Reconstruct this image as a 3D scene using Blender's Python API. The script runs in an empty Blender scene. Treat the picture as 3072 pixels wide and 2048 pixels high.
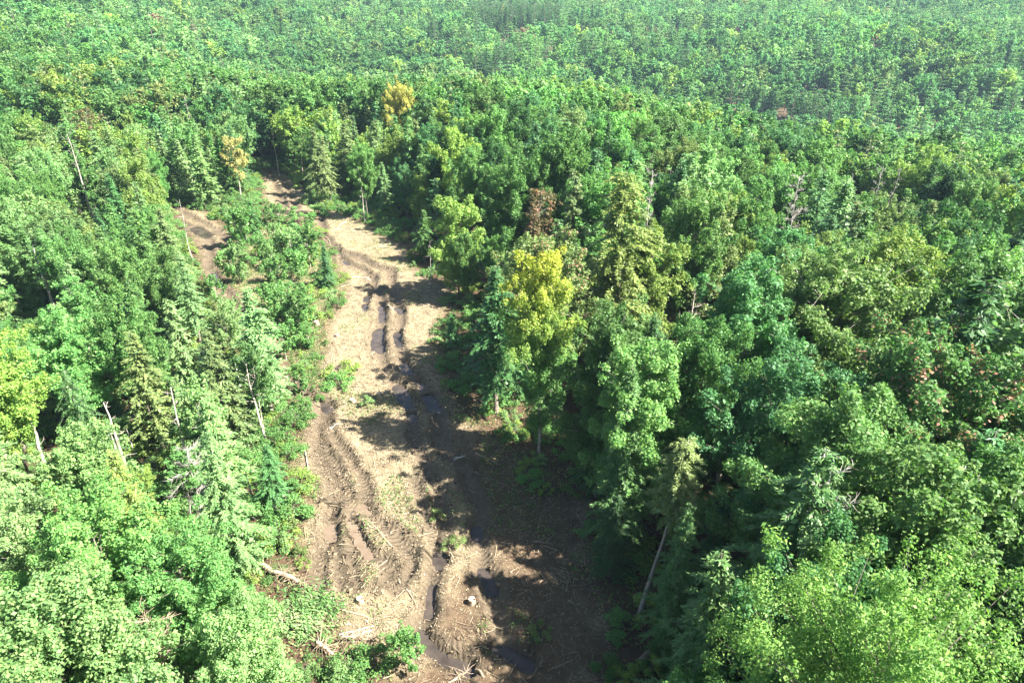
import bpy, math, random
import numpy as np

# ------------------------------------------------------------------ camera, sky, sun, exposure
S = bpy.context.scene
COL = S.collection
CAM_H, PITCH = 40.0, math.radians(28.0)
FPX, CX, CY = 2048.0, 1536.0, 1024.0            # lens of the drone camera in photo pixels
cam_data = bpy.data.cameras.new("camera")
cam_data.lens, cam_data.sensor_width = 24.0, 36.0
cam_data.clip_start, cam_data.clip_end = 0.5, 6000.0
cam = bpy.data.objects.new("camera", cam_data)
COL.objects.link(cam)
cam.location = (0, 0, CAM_H)
cam.rotation_euler = (math.pi / 2 - PITCH, 0, 0)
S.camera = cam

SUN_AZ, SUN_EL = math.radians(104.0), math.radians(47.0)   # clockwise from the view direction
world = bpy.data.worlds.new("World")
S.world = world
world.use_nodes = True
wn = world.node_tree
bg = wn.nodes["Background"]
sky = wn.nodes.new("ShaderNodeTexSky")
sky.sky_type = 'NISHITA'
sky.sun_disc = False
sky.sun_elevation = SUN_EL
sky.sun_rotation = SUN_AZ
sky.air_density, sky.dust_density, sky.ozone_density = 1.0, 1.0, 1.0
wn.links.new(sky.outputs[0], bg.inputs[0])
bg.inputs[1].default_value = 0.05
sun_d = bpy.data.lights.new("sun", 'SUN')
sun_d.energy, sun_d.angle, sun_d.color = 5.0, math.radians(0.53), (1.0, 0.96, 0.89)
sun = bpy.data.objects.new("sun", sun_d)
COL.objects.link(sun)
from mathutils import Vector
sun_dir = Vector((math.sin(SUN_AZ) * math.cos(SUN_EL), math.cos(SUN_AZ) * math.cos(SUN_EL), math.sin(SUN_EL)))
sun.rotation_euler = sun_dir.to_track_quat('Z', 'Y').to_euler()
sun.location = (60, -20, 120)
S.view_settings.view_transform = 'Standard'
S.view_settings.look = 'None'
S.view_settings.gamma = 1.0
S.view_settings.use_curve_mapping = False
S.view_settings.exposure = 2.5
S.cycles.max_bounces = 8
S.cycles.diffuse_bounces = 2
S.cycles.transmission_bounces = 3
S.cycles.volume_bounces = 0
S.cycles.transparent_max_bounces = 6
S.cycles.use_adaptive_sampling = False

rng = np.random.default_rng(11)
random.seed(11)

# ------------------------------------------------------------------ projection helpers
fwd = np.array([0, math.cos(PITCH), -math.sin(PITCH)])
upv = np.array([0, math.sin(PITCH), math.cos(PITCH)])
CAM = np.array([0, 0, CAM_H])

def project(P):
    v = np.asarray(P, float) - CAM
    zc = v @ fwd
    zs = np.where(zc > 0.5, zc, 0.5)
    return np.stack([CX + FPX * v[..., 0] / zs, CY - FPX * (v @ upv) / zs, zc], -1)

def unproj(px, py, z=0.0):
    d = fwd * FPX + np.array([1, 0, 0]) * (px - CX) - upv * (py - CY)
    t = (z - CAM_H) / d[2]
    return CAM + d * t

# ------------------------------------------------------------------ noise + terrain
def _hash(ix, iy, seed):
    h = (ix.astype(np.int64) * 374761393 + iy.astype(np.int64) * 668265263 + seed * 1442695041) & 0x7fffffff
    h = ((h ^ (h >> 13)) * 1274126177) & 0x7fffffff
    return ((h ^ (h >> 16)) & 0xffff) / 65535.0

def vnoise(x, y, scale, seed=0):
    x, y = np.asarray(x, float) / scale, np.asarray(y, float) / scale
    ix, iy = np.floor(x), np.floor(y)
    fx, fy = x - ix, y - iy
    fx, fy = fx * fx * (3 - 2 * fx), fy * fy * (3 - 2 * fy)
    a, b = _hash(ix, iy, seed), _hash(ix + 1, iy, seed)
    c, d = _hash(ix, iy + 1, seed), _hash(ix + 1, iy + 1, seed)
    return (a * (1 - fx) + b * fx) * (1 - fy) + (c * (1 - fx) + d * fx) * fy - 0.5

T_L = ([0, 100, 170, 250, 400, 600, 1000, 1500, 4000], [0, 0, -1, 2, 12, 24, 44, 80, 95])
T_C = ([0, 100, 170, 250, 330, 400, 600, 1000, 1500, 4000], [0, 0, -1, -7, -25, -24, -6, 16, 62, 80])
T_R = ([0, 60, 100, 190, 250, 300, 370, 450, 600, 1000, 1500, 4000], [0, 0, -4, -11, -26, -38, -32, -16, -5, 16, 62, 80])

def terrain(x, y):
    x, y = np.asarray(x, float), np.asarray(y, float)
    d = np.hypot(x, y)
    az = np.degrees(np.arctan2(x, y))
    l, c, r = (np.interp(d, *t) for t in (T_L, T_C, T_R))
    wl = np.clip(-(az + 8) / 30, 0, 1)
    wr = np.clip((az + 2) / 30, 0, 1)
    wl, wr = wl * wl * (3 - 2 * wl), wr * wr * (3 - 2 * wr)
    z = c + wl * (l - c) + wr * (r - c)
    k = np.clip((d - 190) / 150, 0, 1)
    return z + k * (11 * vnoise(x, y, 120, 3) + 5 * vnoise(x, y, 45, 4))

def tz(x, y):
    return float(terrain(np.array([x]), np.array([y]))[0])

def on_ground(px, py):
    z = 0.0
    for _ in range(25):
        p = unproj(px, py, z)
        z = 0.5 * z + 0.5 * tz(p[0], p[1])
    return np.array([p[0], p[1], tz(p[0], p[1])])

def from_top(px, py, h):                      # foot of a tree of height h whose top shows at that spot
    z = 0.0
    for _ in range(30):
        p = unproj(px, py, z + h)
        z = 0.5 * z + 0.5 * tz(p[0], p[1])
    return np.array([p[0], p[1], tz(p[0], p[1])])

# ------------------------------------------------------------------ clearing outlines (measured on the ground)
def gpoly(pts):
    return np.array([unproj(a, b, 0)[:2] for a, b in pts])

MAIN_PX = [(1019,1920),(966,1790),(914,1646),(901,1567),(940,1480),(880,1400),(900,1330),(930,1260),(955,1200),(955,1125),(975,1070),
    (975,990),(1010,930),(1040,860),(1010,790),(960,700),(915,650),(800,645),(785,560),(780,490),(840,490),(900,545),(945,610),
    (1045,640),(1130,680),(1210,740),(1250,810),(1355,870),(1320,960),(1310,1045),(1345,1175),(1385,1255),(1500,1330),(1630,1410),
    (1760,1500),(1790,1640),(1790,1770),(1860,1930),(1760,2250),(1230,2250),(1150,1990)]
TRAIL_PX = [(515,610),(620,620),(690,690),(670,800),(690,860),(770,915),(850,1010),(880,1110),(960,1165),(1000,1230),(920,1260),
    (850,1190),(770,1150),(730,1060),(680,960),(620,860),(600,790),(570,700)]
TRAIL_SEEN_PX = [(515,615),(620,620),(690,690),(670,800),(660,860),(620,850),(600,790),(570,700)]
ISLAND_PX = [(690,690),(800,650),(960,700),(1030,860),(970,990),(955,1125),(960,1165),(880,1110),(850,1010),(770,915),(690,860),(670,800)]
DARKER_PX = [(1320,1240),(1500,1330),(1630,1410),(1760,1500),(1790,1640),(1790,1770),(1860,1930),(1760,2300),(1200,2300),(1240,1960),(1290,1800),(1400,1660),(1420,1520),(1330,1400)]  # darker area: cleared weight lowered, so the litter colour shows
DARKER = gpoly(DARKER_PX)
MAIN, TRAIL, ISLAND = gpoly(MAIN_PX), gpoly(TRAIL_PX), gpoly(ISLAND_PX)

def inside(poly, x, y):
    x, y = np.asarray(x, float), np.asarray(y, float)
    r = np.zeros(x.shape, bool)
    j = len(poly) - 1
    for i in range(len(poly)):
        xi, yi = poly[i]
        xj, yj = poly[j]
        c = ((yi > y) != (yj > y)) & (x < (xj - xi) * (y - yi) / ((yj - yi) if yj != yi else 1e-9) + xi)
        r ^= c
        j = i
    return r

def seg_dist(pts, x, y, closed=False):
    x, y = np.asarray(x, float), np.asarray(y, float)
    best = np.full(x.shape, 1e9)
    n = len(pts)
    for i in range(n if closed else n - 1):
        a, b = pts[i], pts[(i + 1) % n]
        ab = b - a
        t = np.clip(((x - a[0]) * ab[0] + (y - a[1]) * ab[1]) / max(ab @ ab, 1e-9), 0, 1)
        best = np.minimum(best, np.hypot(x - a[0] - t * ab[0], y - a[1] - t * ab[1]))
    return best

def signed(poly, x, y):                        # >0 inside
    return np.where(inside(poly, x, y), 1, -1) * seg_dist(poly, x, y, True)

# protected outline in the picture: no tree grows where it would hide the cleared ground
PM_W, PM_H = 384, 290
gx, gy = np.meshgrid((np.arange(PM_W) + .5) * 8, (np.arange(PM_H) + .5) * 8)
SEEN_MAIN = [{(1630,1410):(1570,1420),(1760,1500):(1630,1520),(1790,1640):(1650,1640),(1790,1770):(1650,1770),(1860,1930):(1700,1930)}.get(q, q) for q in MAIN_PX]
LOW_PX = [(780,1700),(890,1570),(960,1800),(1020,1930),(1100,2048),(1150,2300),(900,2300),(830,2000)]
PROT = inside(np.array(SEEN_MAIN, float), gx, gy) | inside(np.array(LOW_PX, float), gx, gy) | inside(np.array(TRAIL_SEEN_PX, float), gx, gy)

# ------------------------------------------------------------------ mesh helpers
class MB:
    def __init__(self):
        self.v, self.f, self.m, self.n = [], [], [], 0
    def quads(self, V, F, mat=0):
        V, F = np.asarray(V, float).reshape(-1, 3), np.asarray(F, np.int64).reshape(-1, 4)
        self.v.append(V); self.f.append(F + self.n); self.m.append(np.full(len(F), mat)); self.n += len(V)
    def add(self, other, mat=0):
        if other.n:
            self.quads(other.V(), other.F(), mat)
    def V(self): return np.concatenate(self.v) if self.v else np.zeros((0, 3))
    def F(self): return np.concatenate(self.f) if self.f else np.zeros((0, 4), int)
    def mesh(self, name, mats, smooth=False):
        V, F = self.V(), self.F()
        me = bpy.data.meshes.new(name)
        me.vertices.add(len(V)); me.vertices.foreach_set("co", V.astype(np.float32).ravel())
        me.loops.add(F.size); me.loops.foreach_set("vertex_index", F.astype(np.int32).ravel())
        me.polygons.add(len(F))
        me.polygons.foreach_set("loop_start", np.arange(0, F.size, 4, dtype=np.int32))
        me.polygons.foreach_set("loop_total", np.full(len(F), 4, np.int32))
        for m in mats: me.materials.append(m)
        if len(mats) > 1: me.polygons.foreach_set("material_index", np.concatenate(self.m).astype(np.int32))
        if smooth: me.polygons.foreach_set("use_smooth", np.ones(len(F), bool))
        me.update(calc_edges=True)
        return me

def nrm(a):
    return a / np.maximum(np.linalg.norm(a, axis=-1, keepdims=True), 1e-9)

def tube(mb, pts, rad, sides=5, cap=True):
    pts = np.asarray(pts, float)
    rad = np.broadcast_to(np.asarray(rad, float), (len(pts),))
    d = nrm(np.gradient(pts, axis=0))
    ref = np.array([0, 0, 1.0]) if abs(d[0][2]) < .8 else np.array([1.0, 0, 0])
    a = nrm(np.cross(d, ref)); b = np.cross(d, a)
    th = np.arange(sides) * 2 * math.pi / sides
    ring = pts[:, None] + rad[:, None, None] * (np.cos(th)[None, :, None] * a[:, None] + np.sin(th)[None, :, None] * b[:, None])
    n = len(pts)
    i = np.arange(n - 1)[:, None] * sides
    k = np.arange(sides)[None]
    k2 = (k + 1) % sides
    F = np.stack([i + k, i + k2, i + sides + k2, i + sides + k], -1).reshape(-1, 4)
    V = ring.reshape(-1, 3)
    if cap and sides >= 4:
        c = []
        for base in (0, (n - 1) * sides):
            for q in range(1, sides - 2, 2):
                c.append([base, base + q, base + q + 1, base + q + 2])
            if sides % 2:
                V = np.vstack([V, V[base + sides - 1:base + sides]])
                c.append([base, base + sides - 2, base + sides - 1, len(V) - 1])
        F = np.vstack([F, np.array(c)])
    mb.quads(V, F)

def leaves(mb, C, N, size, g, aspect=.72, fold=.13, axis=None):
    """kite shaped folded leaves (or leafy sprays) at C facing N"""
    n = len(C)
    if n == 0: return
    N = nrm(N)
    if axis is None:
        axis = g.normal(size=(n, 3))
    t = nrm(axis - (axis * N).sum(1, keepdims=True) * N)
    s = np.cross(N, t)
    L = (np.asarray(size) * np.ones(n))[:, None]
    W = L * aspect
    V = np.stack([C - t * L * .5, C - s * W * .5 + t * L * .03 + N * L * fold, C + t * L * .55, C + s * W * .5 + t * L * .03 + N * L * fold], 1)
    mb.quads(V.reshape(-1, 3), np.arange(4 * n).reshape(-1, 4))

# ------------------------------------------------------------------ materials
def mat_base(name):
    m = bpy.data.materials.new(name)
    m.use_nodes = True
    nt = m.node_tree
    for n in list(nt.nodes): nt.nodes.remove(n)
    return m, nt, nt.nodes.new("ShaderNodeOutputMaterial")

def N(nt, t, **kw):
    n = nt.nodes.new(t)
    for k, v in kw.items(): setattr(n, k, v)
    return n

def mixc(nt, a, b, fac, mode='MIX'):
    n = N(nt, "ShaderNodeMix", data_type='RGBA', blend_type=mode)
    for sock, val in ((n.inputs[0], fac), (n.inputs[6], a), (n.inputs[7], b)):
        if hasattr(val, "is_output"): nt.links.new(val, sock)
        elif isinstance(val, (int, float)): sock.default_value = val
        else: sock.default_value = (*val, 1)
    return n.outputs[2]

def mathn(nt, op, a, b=None, c=None, clamp=False):
    n = N(nt, "ShaderNodeMath", operation=op, use_clamp=clamp)
    for sock, val in zip(n.inputs, (a, b, c)):
        if val is None: continue
        if hasattr(val, "is_output"): nt.links.new(val, sock)
        else: sock.default_value = val
    return n.outputs[0]

def ramp(nt, src, stops):
    n = N(nt, "ShaderNodeValToRGB")
    e = n.color_ramp.elements
    while len(e) < len(stops): e.new(0.5)
    for el, (p, c) in zip(e, stops):
        el.position = p; el.color = (*c, 1)
    nt.links.new(src, n.inputs[0])
    return n.outputs[0]

def leaf_material(name, trans=.34, gloss=.16, rough=.5, spread=.5, second=None, second_amt=0.0, height_tint=None, fixed=None):
    """leaf colour comes from the tree's own 'tint', varied leaf by leaf"""
    m, nt, out = mat_base(name)
    if fixed is None:
        at = N(nt, "ShaderNodeAttribute", attribute_type='INSTANCER', attribute_name="tint")
        col = at.outputs["Color"]
    else:
        rgb = N(nt, "ShaderNodeRGB"); rgb.outputs[0].default_value = (*fixed, 1); col = rgb.outputs[0]
    geo = N(nt, "ShaderNodeNewGeometry")
    isl = geo.outputs["Random Per Island"]
    tc = N(nt, "ShaderNodeTexCoord")
    no = N(nt, "ShaderNodeTexNoise"); no.inputs["Scale"].default_value = .55; no.inputs["Detail"].default_value = 2
    nt.links.new(tc.outputs["Object"], no.inputs["Vector"])
    if height_tint:
        (z0, z1, ctop) = height_tint
        sp = N(nt, "ShaderNodeSeparateXYZ"); nt.links.new(tc.outputs["Object"], sp.inputs[0])
        wob = mathn(nt, 'MULTIPLY_ADD', no.outputs[0], 8.0, -4.0)
        zz = mathn(nt, 'ADD', sp.outputs[2], wob)
        mr = N(nt, "ShaderNodeMapRange"); mr.inputs[1].default_value = z0; mr.inputs[2].default_value = z1
        nt.links.new(zz, mr.inputs[0])
        col = mixc(nt, col, ctop, mr.outputs[0])
    if second:
        f = mathn(nt, 'GREATER_THAN', mathn(nt, 'ADD', mathn(nt, 'MULTIPLY', isl, .45), no.outputs[0]), 1.0 - second_amt)
        col = mixc(nt, col, second, f)
    hs = N(nt, "ShaderNodeHueSaturation")
    hs.inputs["Saturation"].default_value = 1.0
    nt.links.new(mathn(nt, 'MULTIPLY_ADD', isl, -.05, .525), hs.inputs["Hue"])
    nt.links.new(mathn(nt, 'MULTIPLY_ADD', mathn(nt, 'ADD', isl, no.outputs[0]), spread, 1.0 - spread), hs.inputs["Value"])
    nt.links.new(col, hs.inputs["Color"])
    col = hs.outputs[0]
    pb = N(nt, "ShaderNodeBsdfPrincipled")
    nt.links.new(col, pb.inputs["Base Color"])
    pb.inputs["Roughness"].default_value = rough
    pb.inputs["Specular IOR Level"].default_value = gloss
    tr = N(nt, "ShaderNodeBsdfTranslucent")
    nt.links.new(mixc(nt, col, (.80, 1.0, .50), 1.0, 'MULTIPLY'), tr.inputs["Color"])
    br = N(nt, "ShaderNodeHueSaturation"); br.inputs["Value"].default_value = 1.6
    nt.links.new(tr.inputs["Color"].links[0].from_socket, br.inputs["Color"]); nt.links.new(br.outputs[0], tr.inputs["Color"])
    mx = N(nt, "ShaderNodeMixShader"); mx.inputs[0].default_value = trans
    nt.links.new(pb.outputs[0], mx.inputs[1]); nt.links.new(tr.outputs[0], mx.inputs[2])
    nt.links.new(mx.outputs[0], out.inputs["Surface"])
    return m

def bark_material(name, c1, c2, scale=6.0, rough=.85, island=False):
    m, nt, out = mat_base(name)
    tc = N(nt, "ShaderNodeTexCoord")
    mp = N(nt, "ShaderNodeMapping"); mp.inputs["Scale"].default_value = (1, 1, .35)
    nt.links.new(tc.outputs["Object"], mp.inputs[0])
    no = N(nt, "ShaderNodeTexNoise"); no.inputs["Scale"].default_value = scale; no.inputs["Detail"].default_value = 5
    nt.links.new(mp.outputs[0], no.inputs["Vector"])
    f = no.outputs[0]
    if island:
        geo = N(nt, "ShaderNodeNewGeometry")
        f = mathn(nt, 'MULTIPLY_ADD', f, .4, mathn(nt, 'MULTIPLY', geo.outputs["Random Per Island"], .75), clamp=True)
    col = ramp(nt, f, [(.3, c1), (.68, c2)])
    pb = N(nt, "ShaderNodeBsdfPrincipled"); pb.inputs["Roughness"].default_value = rough
    pb.inputs["Specular IOR Level"].default_value = .2
    nt.links.new(col, pb.inputs["Base Color"])
    bp = N(nt, "ShaderNodeBump"); bp.inputs["Strength"].default_value = .6; bp.inputs["Distance"].default_value = .03
    nt.links.new(no.outputs[0], bp.inputs["Height"]); nt.links.new(bp.outputs[0], pb.inputs["Normal"])
    nt.links.new(pb.outputs[0], out.inputs["Surface"])
    return m

M_LEAF = leaf_material("broad_leaf")
M_NEEDLE = leaf_material("needle_spray", trans=.22, gloss=.3, rough=.5, spread=.6)
M_LEAF_FAR = leaf_material("distant_broad_leaf", spread=.22)
M_NEEDLE_FAR = leaf_material("distant_needle_spray", trans=.22, rough=.5, spread=.25)
M_YELLOW = leaf_material("turning_leaf", trans=.4, height_tint=(10, 20, (.37, .37, .05)))
M_PINK = leaf_material("pink_tinged_leaf", second=(.29, .18, .11), second_amt=.09)
M_RED = leaf_material("rusty_leaf", second=(.24, .135, .085), second_amt=.12)
M_BARK = bark_material("grey_brown_bark", (.07, .055, .042), (.20, .165, .135))
M_PALE = bark_material("pale_bark", (.17, .145, .115), (.50, .45, .38), scale=4)
M_DEAD = bark_material("weathered_dead_wood", (.22, .195, .17), (.44, .40, .36), scale=5)
M_SNAGB = bark_material("grey_snag_bark", (.15, .135, .115), (.36, .32, .275), scale=5)
M_TWIG = bark_material("dry_tan_twigs", (.20, .15, .10), (.42, .33, .23), scale=5)
M_LOG = bark_material("cut_log_bark", (.13, .095, .065), (.36, .28, .20), scale=5)
M_CUT = bark_material("fresh_cut_wood", (.42, .30, .18), (.60, .47, .31), scale=9)
M_STICKS = bark_material("dry_slash", (.085, .064, .042), (.38, .31, .205), scale=3, island=True)
M_CLOD = bark_material("mud_clods", (.070, .050, .032), (.17, .126, .078), scale=4, island=True)
M_CHIPS = bark_material("litter_flecks", (.10, .07, .042), (.42, .33, .22), scale=3, island=True)
M_GRASS = leaf_material("ground_plant_leaf", trans=.35, second=(.26, .24, .10), second_amt=.18, fixed=(.085, .18, .042))

def ground_material():
    m, nt, out = mat_base("forest_soil")
    a_c = N(nt, "ShaderNodeAttribute", attribute_name="cleared")
    a_m = N(nt, "ShaderNodeAttribute", attribute_name="mud")
    tc = N(nt, "ShaderNodeTexCoord")
    def noise(scale, det=5, rough=.6):
        n = N(nt, "ShaderNodeTexNoise"); n.inputs["Scale"].default_value = scale
        n.inputs["Detail"].default_value = det; n.inputs["Roughness"].default_value = rough
        nt.links.new(tc.outputs["Object"], n.inputs["Vector"])
        return n.outputs[0]
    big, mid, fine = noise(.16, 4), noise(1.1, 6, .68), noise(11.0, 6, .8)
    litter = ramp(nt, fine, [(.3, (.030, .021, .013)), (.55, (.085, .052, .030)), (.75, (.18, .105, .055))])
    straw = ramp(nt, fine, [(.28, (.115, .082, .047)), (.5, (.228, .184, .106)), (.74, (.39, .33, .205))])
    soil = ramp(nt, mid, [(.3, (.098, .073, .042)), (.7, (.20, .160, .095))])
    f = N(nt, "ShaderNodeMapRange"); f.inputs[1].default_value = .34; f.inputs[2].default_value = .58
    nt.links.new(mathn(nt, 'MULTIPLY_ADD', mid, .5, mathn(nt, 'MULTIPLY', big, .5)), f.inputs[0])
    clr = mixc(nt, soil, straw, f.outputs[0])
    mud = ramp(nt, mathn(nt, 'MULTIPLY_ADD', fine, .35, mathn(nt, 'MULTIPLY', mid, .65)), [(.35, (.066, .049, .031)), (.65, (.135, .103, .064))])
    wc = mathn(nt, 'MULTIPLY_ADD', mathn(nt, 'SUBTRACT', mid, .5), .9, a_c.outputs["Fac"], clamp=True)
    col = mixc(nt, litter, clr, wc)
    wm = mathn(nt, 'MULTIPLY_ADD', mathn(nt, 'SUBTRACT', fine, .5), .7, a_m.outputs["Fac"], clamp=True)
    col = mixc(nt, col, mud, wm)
    pb = N(nt, "ShaderNodeBsdfPrincipled")
    nt.links.new(col, pb.inputs["Base Color"])
    nt.links.new(mathn(nt, 'MULTIPLY_ADD', wm, -.35, .9), pb.inputs["Roughness"])
    pb.inputs["Specular IOR Level"].default_value = .25
    bp = N(nt, "ShaderNodeBump"); bp.inputs["Strength"].default_value = 1.0; bp.inputs["Distance"].default_value = .16
    a_l = N(nt, "ShaderNodeAttribute", attribute_name="along")
    lug = mathn(nt, 'SINE', mathn(nt, 'MULTIPLY_ADD', mid, 9.0, mathn(nt, 'MULTIPLY', a_l.outputs["Fac"], 13.0)))
    lug = mathn(nt, 'MULTIPLY', mathn(nt, 'MULTIPLY', lug, .22), wm)
    nt.links.new(mathn(nt, 'ADD', lug, mathn(nt, 'MULTIPLY_ADD', fine, .6, mid)), bp.inputs["Height"])
    nt.links.new(bp.outputs[0], pb.inputs["Normal"])
    nt.links.new(pb.outputs[0], out.inputs["Surface"])
    return m

def water_material(name, c1, c2, rough):
    m, nt, out = mat_base(name)
    tc = N(nt, "ShaderNodeTexCoord")
    no = N(nt, "ShaderNodeTexNoise"); no.inputs["Scale"].default_value = .8; no.inputs["Detail"].default_value = 3
    nt.links.new(tc.outputs["Object"], no.inputs["Vector"])
    pb = N(nt, "ShaderNodeBsdfPrincipled")
    nt.links.new(ramp(nt, no.outputs[0], [(.35, c1), (.65, c2)]), pb.inputs["Base Color"])
    pb.inputs["Roughness"].default_value = rough; pb.inputs["IOR"].default_value = 1.33
    bp = N(nt, "ShaderNodeBump"); bp.inputs["Strength"].default_value = .05; bp.inputs["Distance"].default_value = .02
    nt.links.new(no.outputs[0], bp.inputs["Height"]); nt.links.new(bp.outputs[0], pb.inputs["Normal"])
    nt.links.new(pb.outputs[0], out.inputs["Surface"])
    return m
M_GROUND = ground_material()
M_WATER = water_material("dark_standing_water", (.030, .024, .020), (.060, .048, .038), .06)
M_MUDDY = water_material("silty_water", (.12, .088, .060), (.155, .116, .080), .15)

# ------------------------------------------------------------------ ruts and puddles (full photo pixels -> ground)
RUTS = [  # (points, half width m, depth m)
 ([(531,651),(577,674),(602,690),(623,705),(627,731),(633,769),(625,794),(636,817),(656,848),(700,900),(740,980),(770,1060),(800,1110),(850,1145),(920,1180),(960,1210)], .55, .40),
 ([(518,613),(602,654),(638,677),(664,697),(679,725)], .55, .35),
 ([(800,480),(819,527),(832,557),(845,593),(858,616)], .55, .30),
 ([(826,478),(840,515),(858,550),(880,590),(890,620)], .55, .28),
 ([(960,650),(969,696),(999,729),(1027,775),(1058,793),(1099,811),(1117,826),(1124,854),(1140,885),(1145,913),(1146,943),(1145,974),(1140,989),(1138,1020),(1136,1044),(1151,1085),(1160,1113),(1194,1159),(1215,1190),(1228,1210),(1235,1238),(1238,1269),(1240,1300),(1290,1420),(1330,1540),(1330,1620),(1310,1670),(1297,1750),(1290,1830),(1255,1890),(1310,1955),(1411,2005)], .58, .48),
 ([(1007,746),(1063,760),(1104,783),(1145,801),(1170,808),(1177,834),(1172,859),(1183,892),(1198,920),(1201,943),(1201,971),(1193,992),(1196,1028),(1202,1060),(1210,1088),(1222,1108),(1258,1149),(1289,1185),(1307,1215),(1319,1243),(1319,1282),(1330,1330),(1400,1430),(1440,1520),(1430,1591),(1455,1700),(1470,1760),(1500,1850),(1520,1940),(1590,1990)], .58, .48),
 ([(975,1200),(955,1250),(945,1300),(945,1351),(970,1397),(993,1433),(1003,1463),(1000,1504),(990,1580),(965,1632),(955,1690),(952,1755)], .5, .36),
 ([(975,1215),(965,1270),(962,1330),(993,1384),(1013,1412),(1034,1473),(1054,1542),(1069,1588),(1090,1632),(1113,1657),(1143,1671),(1169,1699),(1171,1719),(1161,1750)], .55, .42),
 ([(985,1240),(990,1280),(1003,1315),(1044,1366),(1080,1415),(1092,1453),(1087,1494),(1105,1530),(1125,1553),(1182,1593),(1220,1632),(1233,1670),(1228,1704),(1205,1745),(1192,1765)], .5, .42),
 ([(1000,1500),(1000,1555),(1003,1606),(1000,1644),(1011,1678),(1008,1699),(1016,1732),(1028,1755)], .4, .36),
 ([(1052,1620),(1050,1660),(1054,1686),(1067,1732),(1080,1760)], .4, .30),
 ([(1240,1440),(1270,1520),(1300,1600),(1316,1670)], .45, .25),
]
RUTS = [(gpoly(p), w, d) for p, w, d in RUTS]
PUDDLES = [  # (points px, half width m, muddy, label)
 ([(585,678),(602,690),(620,702)], .95, 0, "lilac grey puddle in the curve of the left side trail"),
 ([(636,815),(645,832),(658,852)], .6, 0, "narrow blue puddle lower down the left side trail"),
 ([(800,632),(830,627),(862,629),(897,641)], 1.0, 0, "bright blue puddle lying across the head of the clearing"),
 ([(898,628),(920,634),(938,644)], .7, 0, "small blue puddle beside the bushes at the clearing head"),
 ([(1028,779),(1040,785)], .45, 0, "tiny lilac puddle in the rut below the dark spruce"),
 ([(1102,882),(1098,895)], .55, 0, "small puddle left of the tree shadow across the track"),
 ([(1094,905),(1096,925)], .45, 0, "thin pale puddle just below the small puddle left of the shadow"),
 ([(1141,914),(1144,925),(1143,955)], .5, 0, "slim blue puddle in the left wheel rut below the tree shadow"),
 ([(1184,917),(1203,926)], .6, 0, "dark puddle at the end of the tree shadow in the right rut"),
 ([(1134,985),(1130,1015),(1133,1042)], .85, 0, "long grey lilac puddle in the left wheel rut"),
 ([(1191,990),(1193,1012),(1196,1030)], .5, 0, "narrow dark blue puddle in the right wheel rut"),
 ([(1210,1085),(1225,1112)], .75, 0, "blue puddle at the top of the shaded ruts"),
 ([(1247,1138),(1257,1152),(1266,1165)], .8, 0, "shaded blue puddle in the middle of the right rut"),
 ([(1194,1155),(1210,1180),(1228,1210)], .85, 0, "largest dark blue puddle of the shaded left rut"),
 ([(1285,1183),(1297,1200),(1307,1220)], .75, 0, "dark puddle at the edge of the forest shade"),
 ([(1236,1235),(1238,1250)], .45, 0, "small dark puddle at the foot of the shaded left rut"),
 ([(972,1205),(985,1218)], .7, 0, "square grey puddle where the side trail joins the clearing"),
 ([(1052,1545),(1068,1588),(1088,1630),(1104,1655)], .42, 1, "long silty brown puddle in the middle rut"),
 ([(985,1575),(988,1600)], .5, 1, "small brown puddle in the leftmost rut"),
 ([(1084,1508),(1095,1528)], .5, 1, "short silty puddle above the long brown one"),
 ([(1312,1664),(1325,1678)], .6, 0, "grey puddle near the edge of the big shadow"),
 ([(1297,1752),(1294,1790),(1288,1830)], .42, 0, "dark blue puddle inside the round shadow"),
 ([(1427,1580),(1431,1602)], .5, 0, "small black puddle deep in the tree shade"),
 ([(1448,1700),(1460,1730),(1472,1760)], .45, 0, "grey puddle between two sun flecks"),
 ([(1255,1893),(1284,1923),(1310,1953),(1347,1975),(1411,2003)], .42, 0, "winding dark puddle in the lower shade"),
 ([(1457,1925),(1529,1949),(1581,1982)], .45, 0, "dark puddle at the lower right of the clearing"),
]
PUDDLES = [(gpoly(p), w, mud, lab) for p, w, mud, lab in PUDDLES]

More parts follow.
